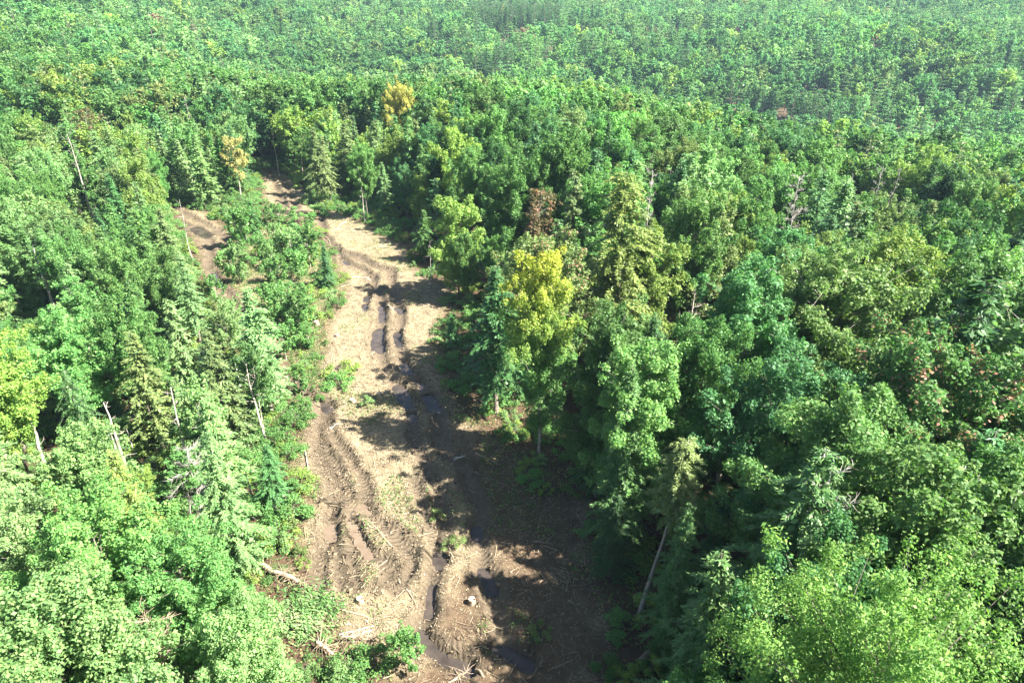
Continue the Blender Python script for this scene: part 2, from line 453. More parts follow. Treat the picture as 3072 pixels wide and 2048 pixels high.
def ground_height(x, y):
    """relief of the cleared ground; returns z, cleared mask, mud mask"""
    z = terrain(x, y)
    sm, st = signed(MAIN, x, y), signed(TRAIL, x, y)
    si = signed(ISLAND, x, y)
    cl = np.clip((np.maximum(sm, st - .6) + .8) / 2.2, 0, 1)
    cl = np.maximum(cl, .85 * np.clip((si + .5) / 2, 0, 1))
    cl = cl * (1 - .85 * np.clip((signed(DARKER, x, y) + .8 + 3 * vnoise(x, y, 2.2, 51)) / 2.5, 0, 1))
    z = z + .20 * vnoise(x, y, 2.6, 7) + .13 * vnoise(x, y, .9, 8) + .10 * vnoise(x, y, .55, 10) + .25 * vnoise(x, y, 14, 9)
    wx, wy = x + .45 * vnoise(x, y, 2.4, 21) + .2 * vnoise(x, y, .7, 23), y + .45 * vnoise(x, y, 2.4, 22) + .2 * vnoise(x, y, .7, 24)
    mud = np.zeros_like(z)
    for pts, w, dep in RUTS:
        lo, hi = pts.min(0) - 4, pts.max(0) + 4
        k = (x > lo[0]) & (x < hi[0]) & (y > lo[1]) & (y < hi[1])
        if not k.any(): continue
        d = seg_dist(pts, wx[k], wy[k])
        wv = w * (1 + .5 * vnoise(x[k], y[k], 3.1, 12))
        z[k] += -.8 * dep * np.exp(-(d / wv) ** 4) + .15 * np.exp(-((d - 1.7 * wv) / (.5 * wv)) ** 2) * (1 + 2 * vnoise(x[k], y[k], .8, 13))
        mud[k] = np.maximum(mud[k], np.exp(-(d / (1.75 * wv)) ** 4))
    mud = np.maximum(mud, 1.6 * np.clip(vnoise(x, y, 7, 31) - .16, 0, 1) * cl)
    for pts, w, m_, lab in PUDDLES:
        lo, hi = pts.min(0) - 5, pts.max(0) + 5
        k = (x > lo[0]) & (x < hi[0]) & (y > lo[1]) & (y < hi[1])
        if not k.any(): continue
        d = seg_dist(pts, x[k] + .35 * vnoise(x[k], y[k], 1.1, 41), y[k] + .35 * vnoise(x[k], y[k], 1.1, 42))
        b = np.exp(-(d / (w * 1.12)) ** 6)
        zk = z[k] * (1 - b) + (-.80) * b
        z[k] = np.where((d > 1.08 * w) & (d < 2.8 * w), np.maximum(zk, -.44), zk)
        mud[k] = np.maximum(mud[k], np.exp(-(d / (1.5 * w)) ** 4))
    return z, cl, np.clip(mud, 0, 1)

def along_ruts(x, y):
    """running length along the nearest rut, for the lug prints"""
    best = np.full(x.shape, 1e9); al = np.zeros(x.shape)
    for pts, w, dep in RUTS:
        acc = 0.0
        for a, b in zip(pts[:-1], pts[1:]):
            L = np.hypot(*(b - a)); t = np.clip(((x - a[0]) * (b - a)[0] + (y - a[1]) * (b - a)[1]) / max(L * L, 1e-9), 0, 1)
            d = np.hypot(x - a[0] - t * (b - a)[0], y - a[1] - t * (b - a)[1])
            k = d < best
            best[k] = d[k]; al[k] = acc + t[k] * L + d[k] * .55
            acc += L
    return al

def span(a, b, s): return np.arange(a, b, s)
def grow(a, lim, s0, k=1.13):
    o, s, x = [], s0, a
    while abs(x) < lim:
        x += s; s *= k; o.append(x)
    return np.array(o)
gxs = np.concatenate([grow(-76, 1600, -.5)[::-1], span(-76, 22, .36), grow(22, 1600, .5)])
gys = np.concatenate([grow(16, 1500, -.5)[::-1], span(16, 80, .27), span(80, 195, .5), grow(195, 1900, .7, 1.09)])
XX, YY = np.meshgrid(gxs, gys)
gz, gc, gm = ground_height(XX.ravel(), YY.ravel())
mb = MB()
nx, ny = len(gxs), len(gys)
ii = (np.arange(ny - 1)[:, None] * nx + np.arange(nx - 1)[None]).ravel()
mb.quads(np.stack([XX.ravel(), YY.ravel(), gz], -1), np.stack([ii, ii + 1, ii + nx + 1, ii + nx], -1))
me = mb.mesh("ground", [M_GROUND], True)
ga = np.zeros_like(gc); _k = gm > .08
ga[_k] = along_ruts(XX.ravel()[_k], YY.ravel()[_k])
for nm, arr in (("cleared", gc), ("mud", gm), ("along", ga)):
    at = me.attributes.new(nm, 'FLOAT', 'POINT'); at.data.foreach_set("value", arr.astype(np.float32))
ground = bpy.data.objects.new("ground", me); COL.objects.link(ground)
ground["kind"] = "structure"

def gz_at(x, y):
    return float(ground_height(np.array([float(x)]), np.array([float(y)]))[0][0])

# ------------------------------------------------------------------ object helpers
def link(name, me, parent=None):
    o = bpy.data.objects.new(name, me); COL.objects.link(o)
    if parent: o.parent = parent
    return o

def tagp(o, label=None, cat=None, group=None, kind=None):
    if label: o["label"] = label
    if cat: o["category"] = cat
    if group: o["group"] = group
    if kind: o["kind"] = kind
    return o

def empty(name, loc, rz=0.0, scl=1.0, tilt=(0, 0)):
    e = bpy.data.objects.new(name, None); COL.objects.link(e)
    e.empty_display_size = .5
    e.location = loc; e.rotation_euler = (tilt[0], tilt[1], rz); e.scale = (scl,) * 3 if np.isscalar(scl) else scl
    return e

for pts, w, m_, lab in PUDDLES:                       # water sheet: a thick strip that the rut's banks cut to shape
    mbp = MB()
    p = pts.copy()
    d = nrm(np.gradient(p, axis=0)); nn = np.stack([-d[:, 1], d[:, 0]], -1)
    p[0] -= d[0] * w * 1.1; p[-1] += d[-1] * w * 1.1
    n = len(p); cols = 5
    off = np.linspace(-1.35 * w, 1.35 * w, cols)
    V = [(p[i][0] + nn[i][0] * o_, p[i][1] + nn[i][1] * o_, -.50) for i in range(n) for o_ in off]
    F = [[i * cols + j, i * cols + j + 1, (i + 1) * cols + j + 1, (i + 1) * cols + j] for i in range(n - 1) for j in range(cols - 1)]
    mbp.quads(V, F)
    o = link("puddle", mbp.mesh("puddle", [M_MUDDY if m_ else M_WATER]))
    if o.data.polygons[0].normal.z < 0: o.data.flip_normals()
    tagp(o, lab, "puddle", "puddles in the wheel ruts", "structure")

# ------------------------------------------------------------------ tree builders: each returns (wood MB, crown MB)
def wobble(g, H, lean=0.0, n=7, amt=.03):
    t = np.linspace(0, 1, n)
    off = np.cumsum(g.normal(size=(n, 2)) * H * amt / n * 2, 0); off -= off[0]
    off[:, 0] += lean * t * H
    return np.stack([off[:, 0], off[:, 1], t * H], -1)

def at_h(path, t):
    n = len(path) - 1
    i = min(int(t * n), n - 1); f = t * n - i
    return path[i] * (1 - f) + path[i + 1] * f

def maple(seed, H=17.0, R=3.2, base=.28, nb=34, leaf=.30, dens=1.0, egg=.45, clump=1.05, flat=.82, r0=None, sparse_low=0.0, wood_extra=0):
    """broadleaf tree: steep limbs ending in ragged plumes of leaves"""
    g = np.random.default_rng(seed)
    wood, crown = MB(), MB()
    path = wobble(g, H * .84)
    r0 = r0 or H * .0105
    tt = np.linspace(0, 1, len(path))
    path[0][2] = -.6
    tube(wood, path, r0 * (1.12 - tt * 1.0), 7)
    cents, rads, axes = [], [], []
    ang = g.uniform(0, 6.28)
    ph = g.uniform(0, 6.28, 4)
    fine = leaf < .3
    nbr = int(nb * (1.5 if fine else 1.1))
    for i in range(nbr):
        t = (i + g.uniform(.1, .9)) / nbr
        h = H * (base + (1 - base) * t * .95)
        prof = (t / egg) ** .55 if t < egg else (max(0, 1 - ((t - egg) / (1.04 - egg)) ** 1.9)) ** .7
        ang += 2.4 + g.normal() * .5
        lobe = 1 + .26 * math.sin(2 * ang + ph[0]) * math.sin(5 * t + ph[1]) + .20 * math.sin(3 * ang + ph[2] + 7 * t)
        Lb = R * prof * lobe * (g.uniform(.75, 1.22) if g.random() < .75 else g.uniform(.2, .7)) + .25
        s = at_h(path, min(.99, max(.12, (h - Lb * (.35 + .6 * t)) / (H * .84))))
        e = np.array([s[0] + math.cos(ang) * Lb, s[1] + math.sin(ang) * Lb, h + g.normal() * .45])
        mid = s * .45 + e * .55 + np.array([0, 0, .05 * Lb])
        rb = max(.018, r0 * .34 * (1 - t * .6))
        tube(wood, [s, mid, e], [rb, rb * .65, rb * .25], 4, False)
        if g.random() < sparse_low * (1 - t): continue
        ax = nrm((e - mid) + np.array([0, 0, (.55 if t > .35 else .1) * Lb + .15]))
        k = max(1, int(round(Lb / .95)))
        for q in range(k):
            f = 1 - q / (k + .35)
            c = (s * (1 - f) ** 2 + 2 * mid * f * (1 - f) + e * f * f)
            c = c + g.normal(size=3) * np.array([.36, .36, .30]) * clump
            cents.append(c); rads.append(g.uniform(.42, .88) * clump); axes.append(ax + g.normal(size=3) * .35)
            if g.random() < .6:
                c2 = c + g.normal(size=3) * np.array([.75, .75, .45]) * clump
                if fine: tube(wood, [mid, (mid + c2) / 2 + [0, 0, .1], c2], [rb * .5, rb * .35, .012], 3, False)
                cents.append(c2); rads.append(g.uniform(.32, .66) * clump); axes.append(ax + g.normal(size=3) * .6)
    for q in range(5):
        cents.append(np.array([path[-1][0], path[-1][1], H * g.uniform(.86, .97)]) + g.normal(size=3) * np.array([.55, .55, .2])); rads.append(g.uniform(.4, .75) * clump); axes.append(np.array([0, 0, 1.0]) + g.normal(size=3) * .3)
    for q in range(wood_extra):
        s = at_h(path, g.uniform(.4, .95)); a = g.uniform(0, 6.28); l = R * g.uniform(.4, .8)
        tube(wood, [s, s + [math.cos(a) * l * .5, math.sin(a) * l * .5, l * .35], s + [math.cos(a) * l, math.sin(a) * l, l * g.uniform(.5, 1)]], [.028, .02, .008], 3, False)
    for c, rc, ax in zip(cents, rads, axes):
        n = int(170 * dens * g.uniform(.55, 1.25) * rc * rc * (.30 / leaf) ** 2) + 3
        d = nrm(g.normal(size=(n, 3)))
        ax = nrm(ax)
        par = d @ ax
        d = np.where((par < -.4)[:, None], d - 2 * par[:, None] * ax, d)
        par = np.abs(d @ ax) * np.sign(d @ ax)
        rr = rc * g.uniform(.35, 1.12, n) ** .8
        taper = 1 - .45 * np.clip(par, 0, 1)
        perp = (d - par[:, None] * ax) * taper[:, None]
        P = c + perp * rr[:, None] * 1.02 + ax * (par * rr * 1.35)[:, None]
        Nn = .5 * d + np.array([0, 0, .5]) + g.normal(size=(n, 3)) * .5
        leaves(crown, P, Nn, leaf * np.exp(g.normal(0, .28, n)), g, aspect=.68)
    C = np.array(cents); A = np.array(rads)
    k = g.integers(0, len(C), int((5.5 if leaf > .2 else 11) * len(C)))           # oversized inner leaves added so the crown blocks sunlight
    Pi = C[k] * np.array([.76, .76, 1]) + np.array([path[-1][0], path[-1][1], 0]) * .24 + g.normal(size=(len(k), 3)) * (A[k] * .38)[:, None] - np.array([0, 0, .55])
    leaves(crown, Pi, np.array([0, 0, .8]) + g.normal(size=(len(k), 3)) * .5, (max(.40, leaf) if leaf > .2 else 1.9 * leaf) * g.uniform(.7, 1.3, len(k)), g, aspect=.8)
    return wood, crown

def hemlock(seed, H=18.0, R=2.9, base=.12, nb=120, tw=26, spray=.55, droop=.5, ragged=.35, power=.85, dead_low=0.0, aspect=.30, tip=.25, r0=None):
    g = np.random.default_rng(seed)
    wood, crown = MB(), MB()
    path = wobble(g, H, amt=.015)
    path[0][2] = -.6
    tt = np.linspace(0, 1, len(path))
    r0 = r0 or H * .0115
    tube(wood, path, r0 * (1.08 - tt * 1.03), 7)
    ang = 0.0
    for i in range(nb):
        t = ((i + g.uniform(0, 1)) / nb)
        h = base + (1 - base) * t
        Lb = (R * (1 - t) ** power + tip) * (1 - ragged + 2 * ragged * g.random() * .75) * min(1, .55 + t * 4) * (1 + .22 * math.sin(3 * ang + seed) * math.sin(9 * t + seed))
        dr = droop * g.uniform(.5, 1.5)
        ang += 2.4 + g.normal() * .6
        s = at_h(path, min(.995, h))
        ca, sa = math.cos(ang), math.sin(ang)
        up0 = g.uniform(.0, .5)
        def bp(u): return s + np.array([ca * Lb * u, sa * Lb * u, Lb * (up0 * u - dr * u * u)])
        rb = max(.014, r0 * .2 * (1 - t))
        tube(wood, [s, bp(.5), bp(1.0)], [rb, rb * .6, .01], 3, False)
        if h < base + dead_low: continue
        n = max(5, int(tw * Lb / R * 1.3))
        u = g.uniform(.12, 1.02, n) ** .8
        C = s + np.stack([ca * Lb * u, sa * Lb * u, Lb * (up0 * u - dr * u * u)], -1)
        side = np.where(g.random(n) < .5, -1, 1)
        a2 = ang + side * g.uniform(.35, 1.15, n) * np.where(u > .9, .4, 1)
        l = spray * (1.15 - .5 * u) * g.uniform(.6, 1.35, n) * (.6 + .4 * min(1, Lb / 1.5))
        dz = -g.uniform(.05, .75, n) * droop - .05
        T = nrm(np.stack([np.cos(a2), np.sin(a2), dz], -1))
        Cc = C + T * (l * .5)[:, None] + g.normal(size=(n, 3)) * .06
        Nn = np.array([0, 0, 1.0]) + g.normal(size=(n, 3)) * .35 + np.array([ca, sa, 0]) * .25
        leaves(crown, Cc, Nn, l, g, aspect=aspect, fold=-.05, axis=T)
    m = int(nb * 5)  # extra inner sprays, added to stop sun passing through the crown
    u = g.random(m); a = g.uniform(0, 6.28, m); q = np.sqrt(g.random(m)) * .62 * (R * (1 - u) ** power + tip)
    C = np.stack([np.cos(a) * q, np.sin(a) * q, H * (base + dead_low + (.97 - base - dead_low) * u) - .35 * q], -1)
    leaves(crown, C, np.array([0, 0, .8]) + g.normal(size=(m, 3)) * .5, max(.42, spray * .8) * g.uniform(.7, 1.3, m), g, aspect=.6)
    m = 26
    C = path[-1] + np.stack([g.normal(size=m) * .18, g.normal(size=m) * .18, -g.uniform(0, 1.4, m)], -1)
    T = nrm(np.stack([g.normal(size=m), g.normal(size=m), g.uniform(-.4, .4, m)], -1))
    leaves(crown, C, np.array([0, 0, 1.0]) + g.normal(size=(m, 3)) * .4, spray * .7, g, aspect=aspect, axis=T)
    return wood, crown

def pine(seed, H=21.0, R=3.2, leaf=.42, tiers=10, dens=1.0):
    """white pine: separate flat plumes in tiers"""
    g = np.random.default_rng(seed)
    wood, crown = MB(), MB()
    path = wobble(g, H, amt=.015); path[0][2] = -.6
    tt = np.linspace(0, 1, len(path)); r0 = H * .011
    tube(wood, path, r0 * (1.08 - tt * 1.02), 6)
    for i in range(tiers):
        t = (i + .3) / tiers
        h = .35 + .65 * t
        nbr = 5 if t < .8 else 3
        a0 = g.uniform(0, 6.28)
        for b in range(nbr):
            a = a0 + b * 6.283 / nbr + g.normal() * .25
            Lb = R * (1 - t * .82) * g.uniform(.65, 1.2) + .3
            s = at_h(path, min(.99, h))
            e = s + np.array([math.cos(a) * Lb, math.sin(a) * Lb, Lb * g.uniform(.02, .3)])
            tube(wood, [s, (s + e) / 2, e], [.05, .035, .015], 3, False)
            n = int(34 * dens * Lb / 2 * (.42 / leaf) ** 2)
            u = g.uniform(.3, 1.08, n)
            P = s + (e - s) * u[:, None] + g.normal(size=(n, 3)) * np.array([.38, .38, .13])
            T = nrm((e - s) * .5 / Lb + g.normal(size=(n, 3)) * .55 + np.array([0, 0, .25]))
            leaves(crown, P, np.array([0, 0, 1.0]) + g.normal(size=(n, 3)) * .5, leaf * g.uniform(.7, 1.3, n), g, aspect=.4, axis=T)
    return wood, crown

def dead_tree_parts(seed, H, r0, nb=12, L=2.2, twigs=10, lo=.3, up=.55, lean=0.0):
    """bare snag: trunk MB and a list of branch MBs that carry their own twigs"""
    g = np.random.default_rng(seed)
    trunk = MB()
    path = wobble(g, H, lean=lean, n=9, amt=.03); path[0][2] = -.6
    tt = np.linspace(0, 1, len(path))
    tube(trunk, path, r0 * (1.1 - tt * .95), 7)
    br = []
    ang = g.uniform(0, 6.28)
    for i in range(nb):
        b = MB()
        t = lo + (1 - lo) * (i + .5) / nb
        ang += 2.4 + g.normal() * .4
        Lb = L * (1.25 - t * .75) * g.uniform(.6, 1.25)
        s = at_h(path, min(.99, t))
        d = np.array([math.cos(ang), math.sin(ang), up * g.uniform(.3, 1.5)])
        P = [s]
        for k in range(4):
            d = nrm(d + g.normal(size=3) * .22); P.append(P[-1] + d * Lb / 4)
        rb = max(.02, r0 * .38 * (1.1 - t))
        tube(b, P, np.linspace(rb, .012, 5), 4, False)
        for q in range(twigs):
            k = g.integers(1, 5); a = P[k - 1] + (P[k] - P[k - 1]) * g.random()
            dd = nrm(d + g.normal(size=3) * .75); l = Lb * g.uniform(.18, .5)
            m1 = a + dd * l * .5 + g.normal(size=3) * .05
            tube(b, [a, m1, m1 + nrm(dd + g.normal(size=3) * .35) * l * .5], [.017, .012, .006], 3, False)
        br.append(b)
    return trunk, br

def shrub_mb(seed, R=1.3, H=1.6, n=1700, leaf=.14):
    g = np.random.default_rng(seed)
    wood, crown = MB(), MB()
    for i in range(9):
        a, l = g.uniform(0, 6.28), g.uniform(.5, 1) * R * .8
        tube(wood, [[0, 0, -.15], [math.cos(a) * l * .4, math.sin(a) * l * .4, H * .5], [math.cos(a) * l, math.sin(a) * l, H * g.uniform(.7, 1)]], [.03, .02, .008], 3, False)
    for i in range(13):
        a, q = g.uniform(0, 6.28), g.random() ** .6 * R * 1.05
        c = np.array([math.cos(a) * q, math.sin(a) * q, H * (.75 - .5 * (q / R) ** 2) * g.uniform(.5, 1.3)])
        k = int(n / 13 * g.uniform(.4, 1.5))
        d = nrm(g.normal(size=(k, 3))); d[:, 2] = np.abs(d[:, 2]) - .3
        P = c + d * g.uniform(.3, 1.1, k)[:, None] * np.array([.62, .62, .55]) * R * g.uniform(.4, .72)
        leaves(crown, P, .5 * d + [0, 0, .6] + g.normal(size=(k, 3)) * .45, leaf * g.uniform(.6, 1.35, k), g)
    return wood, crown

# ------------------------------------------------------------------ prototypes
class Proto:
    def __init__(self, pair, leafm, barkm, name, H, R):
        self.w, self.c = pair
        self.H, self.R, self.name = H, R, name
        self.leafm, self.barkm = leafm, barkm
        self._s = self._j = None
    def split(self):
        if self._s is None:
            self._s = (self.w.mesh(self.name + "_trunk", [self.barkm], True), self.c.mesh(self.name + "_crown", [self.leafm]))
        return self._s
    def joined(self):
        if self._j is None:
            m = MB(); m.add(self.w, 0); m.add(self.c, 1)
            self._j = m.mesh(self.name, [self.barkm, self.leafm])
        return self._j

PR = {}
PR["maple"] = [Proto(maple(100 + i, H, R, base, nb, leaf=.20, egg=egg, sparse_low=.25), M_LEAF, bk, "maple", H, R) for i, (H, R, base, nb, egg, bk) in enumerate([
    (17, 3.9, .26, 46, .5, M_BARK), (18, 3.4, .20, 48, .42, M_BARK), (15.5, 4.3, .30, 48, .58, M_BARK), (18, 3.7, .32, 46, .55, M_BARK), (14, 3.1, .18, 40, .45, M_BARK), (16.5, 4.1, .34, 48, .62, M_BARK)])]
NEARP = {}
NEARP["maple"] = [Proto(maple(110 + i, H, R, base, nb, leaf=.145, egg=egg, sparse_low=.15), M_LEAF, M_BARK, "near_maple", H, R) for i, (H, R, base, nb, egg) in enumerate([
    (17, 3.7, .24, 46, .5), (15, 4.0, .28, 46, .58), (16, 3.3, .2, 46, .45)])]
NEARP["hemlock"] = [Proto(hemlock(310 + i, H, R, base, nb, tw, spray=.40, aspect=.24, ragged=rg), M_NEEDLE, M_BARK, "near_hemlock", H, R) for i, (H, R, base, nb, tw, rg) in enumerate([
    (18, 3.2, .10, 190, 110, .38), (15, 3.0, .08, 180, 105, .45)])]
NEARP["birch"] = [Proto(maple(210, 16, 2.4, .42, 30, leaf=.13, egg=.55, clump=.85, sparse_low=.4, r0=.13, wood_extra=6), M_LEAF, M_PALE, "near_birch", 16, 2.4)]
PR["birch"] = [Proto(maple(200 + i, H, R, base, nb, leaf=.25, egg=.55, clump=.85, sparse_low=.45, r0=.13, wood_extra=6), M_LEAF, M_PALE, "birch", H, R) for i, (H, R, base, nb) in enumerate([
    (16, 2.2, .42, 26), (17.5, 2.5, .45, 28), (14.5, 2.0, .38, 24)])]
PR["hemlock"] = [Proto(hemlock(300 + i, H, R, base, nb, tw, ragged=rg), M_NEEDLE, M_BARK, "hemlock", H, R) for i, (H, R, base, nb, tw, rg) in enumerate([
    (18, 3.0, .12, 150, 54, .35), (16, 2.7, .10, 140, 52, .42), (20, 3.1, .18, 160, 54, .45), (13, 2.4, .06, 120, 50, .35)])]
PR["pine"] = [Proto(pine(400 + i, H, R), M_NEEDLE, M_BARK, "pine", H, R) for i, (H, R) in enumerate([(21, 3.3), (19, 2.9)])]
MIDP = {}
MIDP["maple"] = [Proto(maple(500 + i, H, R, base, 32, leaf=.40, dens=.95, egg=egg), M_LEAF, M_BARK, "mid_maple", H, R) for i, (H, R, base, egg) in enumerate([
    (17, 4.0, .26, .52), (17.5, 3.5, .22, .45), (15.5, 4.4, .3, .6), (16.5, 3.9, .28, .55)])]
MIDP["hemlock"] = [Proto(hemlock(520 + i, H, R, .1, 90, 40, spray=.75, aspect=.34), M_NEEDLE, M_BARK, "mid_hemlock", H, R) for i, (H, R) in enumerate([(18, 2.9), (16, 2.6), (20, 3.0)])]
MIDP["pine"] = [Proto(pine(540 + i, H, R, leaf=.6, tiers=9), M_NEEDLE, M_BARK, "mid_pine", H, R) for i, (H, R) in enumerate([(21, 3.4), (19, 3.0)])]
MIDP["birch"] = [Proto(maple(560 + i, 16, 2.5, .4, 20, leaf=.5, dens=.8, egg=.5, r0=.13), M_LEAF, M_PALE, "mid_birch", 16, 2.5) for i in range(2)]
FARP = {}
FARP["maple"] = [Proto(maple(600 + i, H, R, .3, 22, leaf=.62, dens=.9, egg=.55, clump=1.05), M_LEAF_FAR, M_BARK, "far_maple", H, R) for i, (H, R) in enumerate([(16, 4.0), (16.5, 3.6), (15, 4.3), (15.5, 3.4)])]
FARP["hemlock"] = [Proto(hemlock(620 + i, H, R, .1, 50, 28, spray=1.05, aspect=.4), M_NEEDLE_FAR, M_BARK, "far_hemlock", H, R) for i, (H, R) in enumerate([(18, 2.8), (16, 2.6)])]
FARP["pine"] = [Proto(pine(640 + i, H, R, leaf=.85, tiers=8), M_NEEDLE_FAR, M_BARK, "far_pine", H, R) for i, (H, R) in enumerate([(21, 3.3), (19, 3.0)])]
FARP["birch"] = FARP["maple"][:2]
SHRUBS = [Proto(shrub_mb(700 + i, R, H), M_LEAF, M_BARK, "shrub", H, R) for i, (R, H) in enumerate([(1.4, 1.7), (1.1, 2.2), (1.8, 1.5), (1.3, 1.3)])]
SAPLINGS = [Proto(maple(720 + i, H, R, .25, 14, leaf=.22, clump=.55, r0=.05), M_LEAF, M_PALE, "sapling", H, R) for i, (H, R) in enumerate([(5.5, 1.2), (7, 1.3), (4.2, 1.1)])]

# leaf colours (linear albedo)
GREENS = {
 "bright green": (.122, .248, .070), "mid green": (.092, .186, .052), "dark green": (.046, .115, .034),
 "blue green": (.074, .180, .064), "yellow green": (.188, .275, .062), "olive green": (.140, .196, .064), "lime green": (.150, .280, .066),
 "pale green": (.170, .280, .100), "golden yellow": (.44, .44, .11), "orange yellow": (.46, .42, .15), "rusty red": (.15, .135, .06),
}

# ------------------------------------------------------------------ notable trees, placed one by one
TREES = []     # dicts: kind, proto index, x,y,z, H (wanted height), rot, tint name, hero label, extra

def hero(kind, proto, base=None, top=None, H=None, tint="mid green", label=None, tilt=(0, 0), wide=1.0, rot=None, mark=None):
    if base is not None:
        p = on_ground(*base)
        if top is not None and H is None:       # height read off between foot and top
            d = fwd * FPX + np.array([1, 0, 0]) * (top[0] - CX) - upv * (top[1] - CY)
            t = np.hypot(p[0], p[1]) / np.hypot(d[0], d[1]); H = CAM_H + d[2] * t - p[2]
    else:
        p = from_top(top[0], top[1], H)
    TREES.append(dict(kind=kind, proto=proto, x=p[0], y=p[1], z=p[2], H=H, rot=rng.uniform(0, 6.28) if rot is None else rot, tint=tint, label=label, tilt=tilt, wide=wide, hero=True, mark=mark))
    return TREES[-1]

P_YEL = Proto(maple(801, 19, 2.9, .20, 66, leaf=.17, egg=.60, r0=.16, sparse_low=.05, wood_extra=4, dens=.9), M_YELLOW, M_PALE, "maple", 19, 3.3)
P_PINK = Proto(maple(802, 19, 5.4, .25, 62, leaf=.175, egg=.5, r0=.25), M_PINK, M_BARK, "maple", 19, 5.4)
P_REDM = Proto(maple(803, 17, 4.0, .3, 44, leaf=.20, egg=.6), M_PINK, M_BARK, "maple", 17, 4.0)
P_RUST = Proto(maple(804, 16, 1.8, .35, 26, leaf=.25, egg=.4, dens=.55, wood_extra=14), M_RED, M_DEAD, "maple", 16, 1.8)
P_OLIVE = Proto(maple(805, 18, 6.0, .3, 80, leaf=.19, egg=.55, clump=1.05, dens=.85, flat=.75, r0=.25, wood_extra=18), M_LEAF, M_PALE, "maple", 18, 6.0)
P_BIG = Proto(maple(806, 18, 4.7, .2, 70, leaf=.15, egg=.55, clump=.85, dens=.8, r0=.22), M_LEAF, M_BARK, "maple", 18, 5.0)
P_TALL = Proto(maple(807, 21, 3.9, .15, 60, leaf=.19, egg=.4, r0=.22), M_LEAF, M_PALE, "maple", 21, 3.9)
P_BIRCHB = Proto(maple(808, 19, 5.2, .25, 90, leaf=.088, egg=.62, clump=.95, dens=.48, flat=.8, r0=.2), M_LEAF, M_BARK, "birch", 19, 5.2)
P_HEMB = Proto(hemlock(809, 23, 4.4, .10, 290, 100, spray=.46, ragged=.6, power=.48, tip=.5), M_NEEDLE, M_BARK, "hemlock", 23, 4.3)
P_HEMN = Proto(hemlock(810, 17, 1.5, .62, 120, 100, spray=.24, ragged=.4, power=.5, tip=.5, dead_low=0), M_NEEDLE, M_SNAGB, "hemlock", 17, 2.4)
P_HEMD = Proto(hemlock(811, 17, 4.6, .15, 210, 110, spray=.34, aspect=.26, ragged=.6, power=.7, droop=.6), M_NEEDLE, M_DEAD, "hemlock", 17, 5.0)
P_SPRUCE = Proto(hemlock(812, 9, 2.0, .03, 120, 46, spray=.4, ragged=.25, droop=.35), M_NEEDLE, M_BARK, "spruce", 9, 2.0)
P_LEAFM = Proto(maple(813, 16, 4.3, .2, 64, leaf=.165, egg=.55, dens=1.0), M_LEAF, M_BARK, "maple", 16, 4.3)

hero("maple", P_YEL, base=(1616, 1360), top=(1612, 775), tint="bright green", wide=.8, label="slender maple with bright yellow upper crown on the clearing edge", mark="yellow maple")
hero("maple", P_REDM, top=(1650, 705), H=18, tint="olive green", label="maple with pink and rust leaf tips behind the yellow maple", mark="pink tipped maple")
hero("maple", P_RUST, top=(1625, 560), H=17, tint="rusty red", label="half bare tree with rusty red leaves", mark="rusty red tree")
hero("hemlock", P_HEMB, top=(1885, 512), H=24, tint="yellow green", label="tallest broad yellow green hemlock in the middle of the forest", mark="tallest hemlock")
hero("maple", P_TALL, top=(1850, 915), H=18, tint="mid green", label="dense green maple overhanging the shaded side of the clearing", mark="overhanging maple")
hero("maple", P_TALL, top=(1960, 1010), H=18, tint="bright green", label="bright maple beside the overhanging maple, lit on its right", mark=None)
hero("maple", P_TALL, top=(2275, 770), H=21.5, tint="blue green", label="blue green maple with a pale stem showing through its crown", mark="pale stemmed maple")
hero("maple", P_OLIVE, top=(2560, 745), H=21, tint="olive green", label="very broad olive green tree with thin pale branches", mark="broad olive tree")
hero("maple", P_LEAFM, top=(2700, 705), H=20.5, tint="yellow green", label="vivid yellow green maple top rising behind the broad olive tree", mark=None)
hero("maple", P_BIG, top=(2410, 1060), H=18.5, tint="blue green", label="large round blue green crown above the dark hollow", mark="round blue green crown")
hero("maple", P_PINK, top=(2870, 1010), H=21, tint="mid green", label="large maple flushed with pink leaves at the right edge", mark="pink flushed maple")
hero("hemlock", P_HEMD, top=(2480, 1345), H=20, tint="mid green", label="ragged hemlock with many bare grey limbs", mark="ragged grey hemlock")
hero("hemlock", P_HEMN, base=(1915, 1850), H=15.5, tint="olive green", label="leaning conifer with a tufted olive top on a bare grey trunk", tilt=(0, .11), mark="leaning bare trunked conifer")
hero("birch", P_BIRCHB, top=(2730, 1725), H=23.5, tint="lime green", label="huge bright yellow green crown in the lower right corner", wide=.80, mark="big corner birch")
hero("hemlock", 3, top=(2170, 1660), H=15.5, tint="mid green", label="small hemlock with one sunlit top among deep shade", mark=None)
hero("maple", P_LEAFM, top=(2830, 1360), H=20, tint="mid green", label="greyish maple above the big corner birch", mark=None)
hero("maple", P_LEAFM, top=(1200, 248), H=20.5, wide=.72, tint="golden yellow", label="golden yellow maple far behind the clearing", mark="golden far maple")
hero("maple", 2, top=(878, 315), H=16, tint="yellow green", label="yellow tinged maple beyond the head of the clearing", mark=None)
hero("birch", 2, base=(727, 605), top=(690, 408), tint="orange yellow", label="slim birch with orange yellow leaves and white trunk", mark="orange birch")
hero("maple", 4, top=(1365, 600), H=14, tint="yellow green", label="yellowish young maple at the edge above the clearing", mark=None)
hero("pine", P_RUST, top=(238, 322), H=17, tint="rusty red", label="red brown dying tree standing above the left woods", mark="red brown tree")
hero("spruce", P_SPRUCE, base=(770, 722), top=(748, 600), tint="dark green", label="dark young spruce between the two trails", mark="dark young spruce")
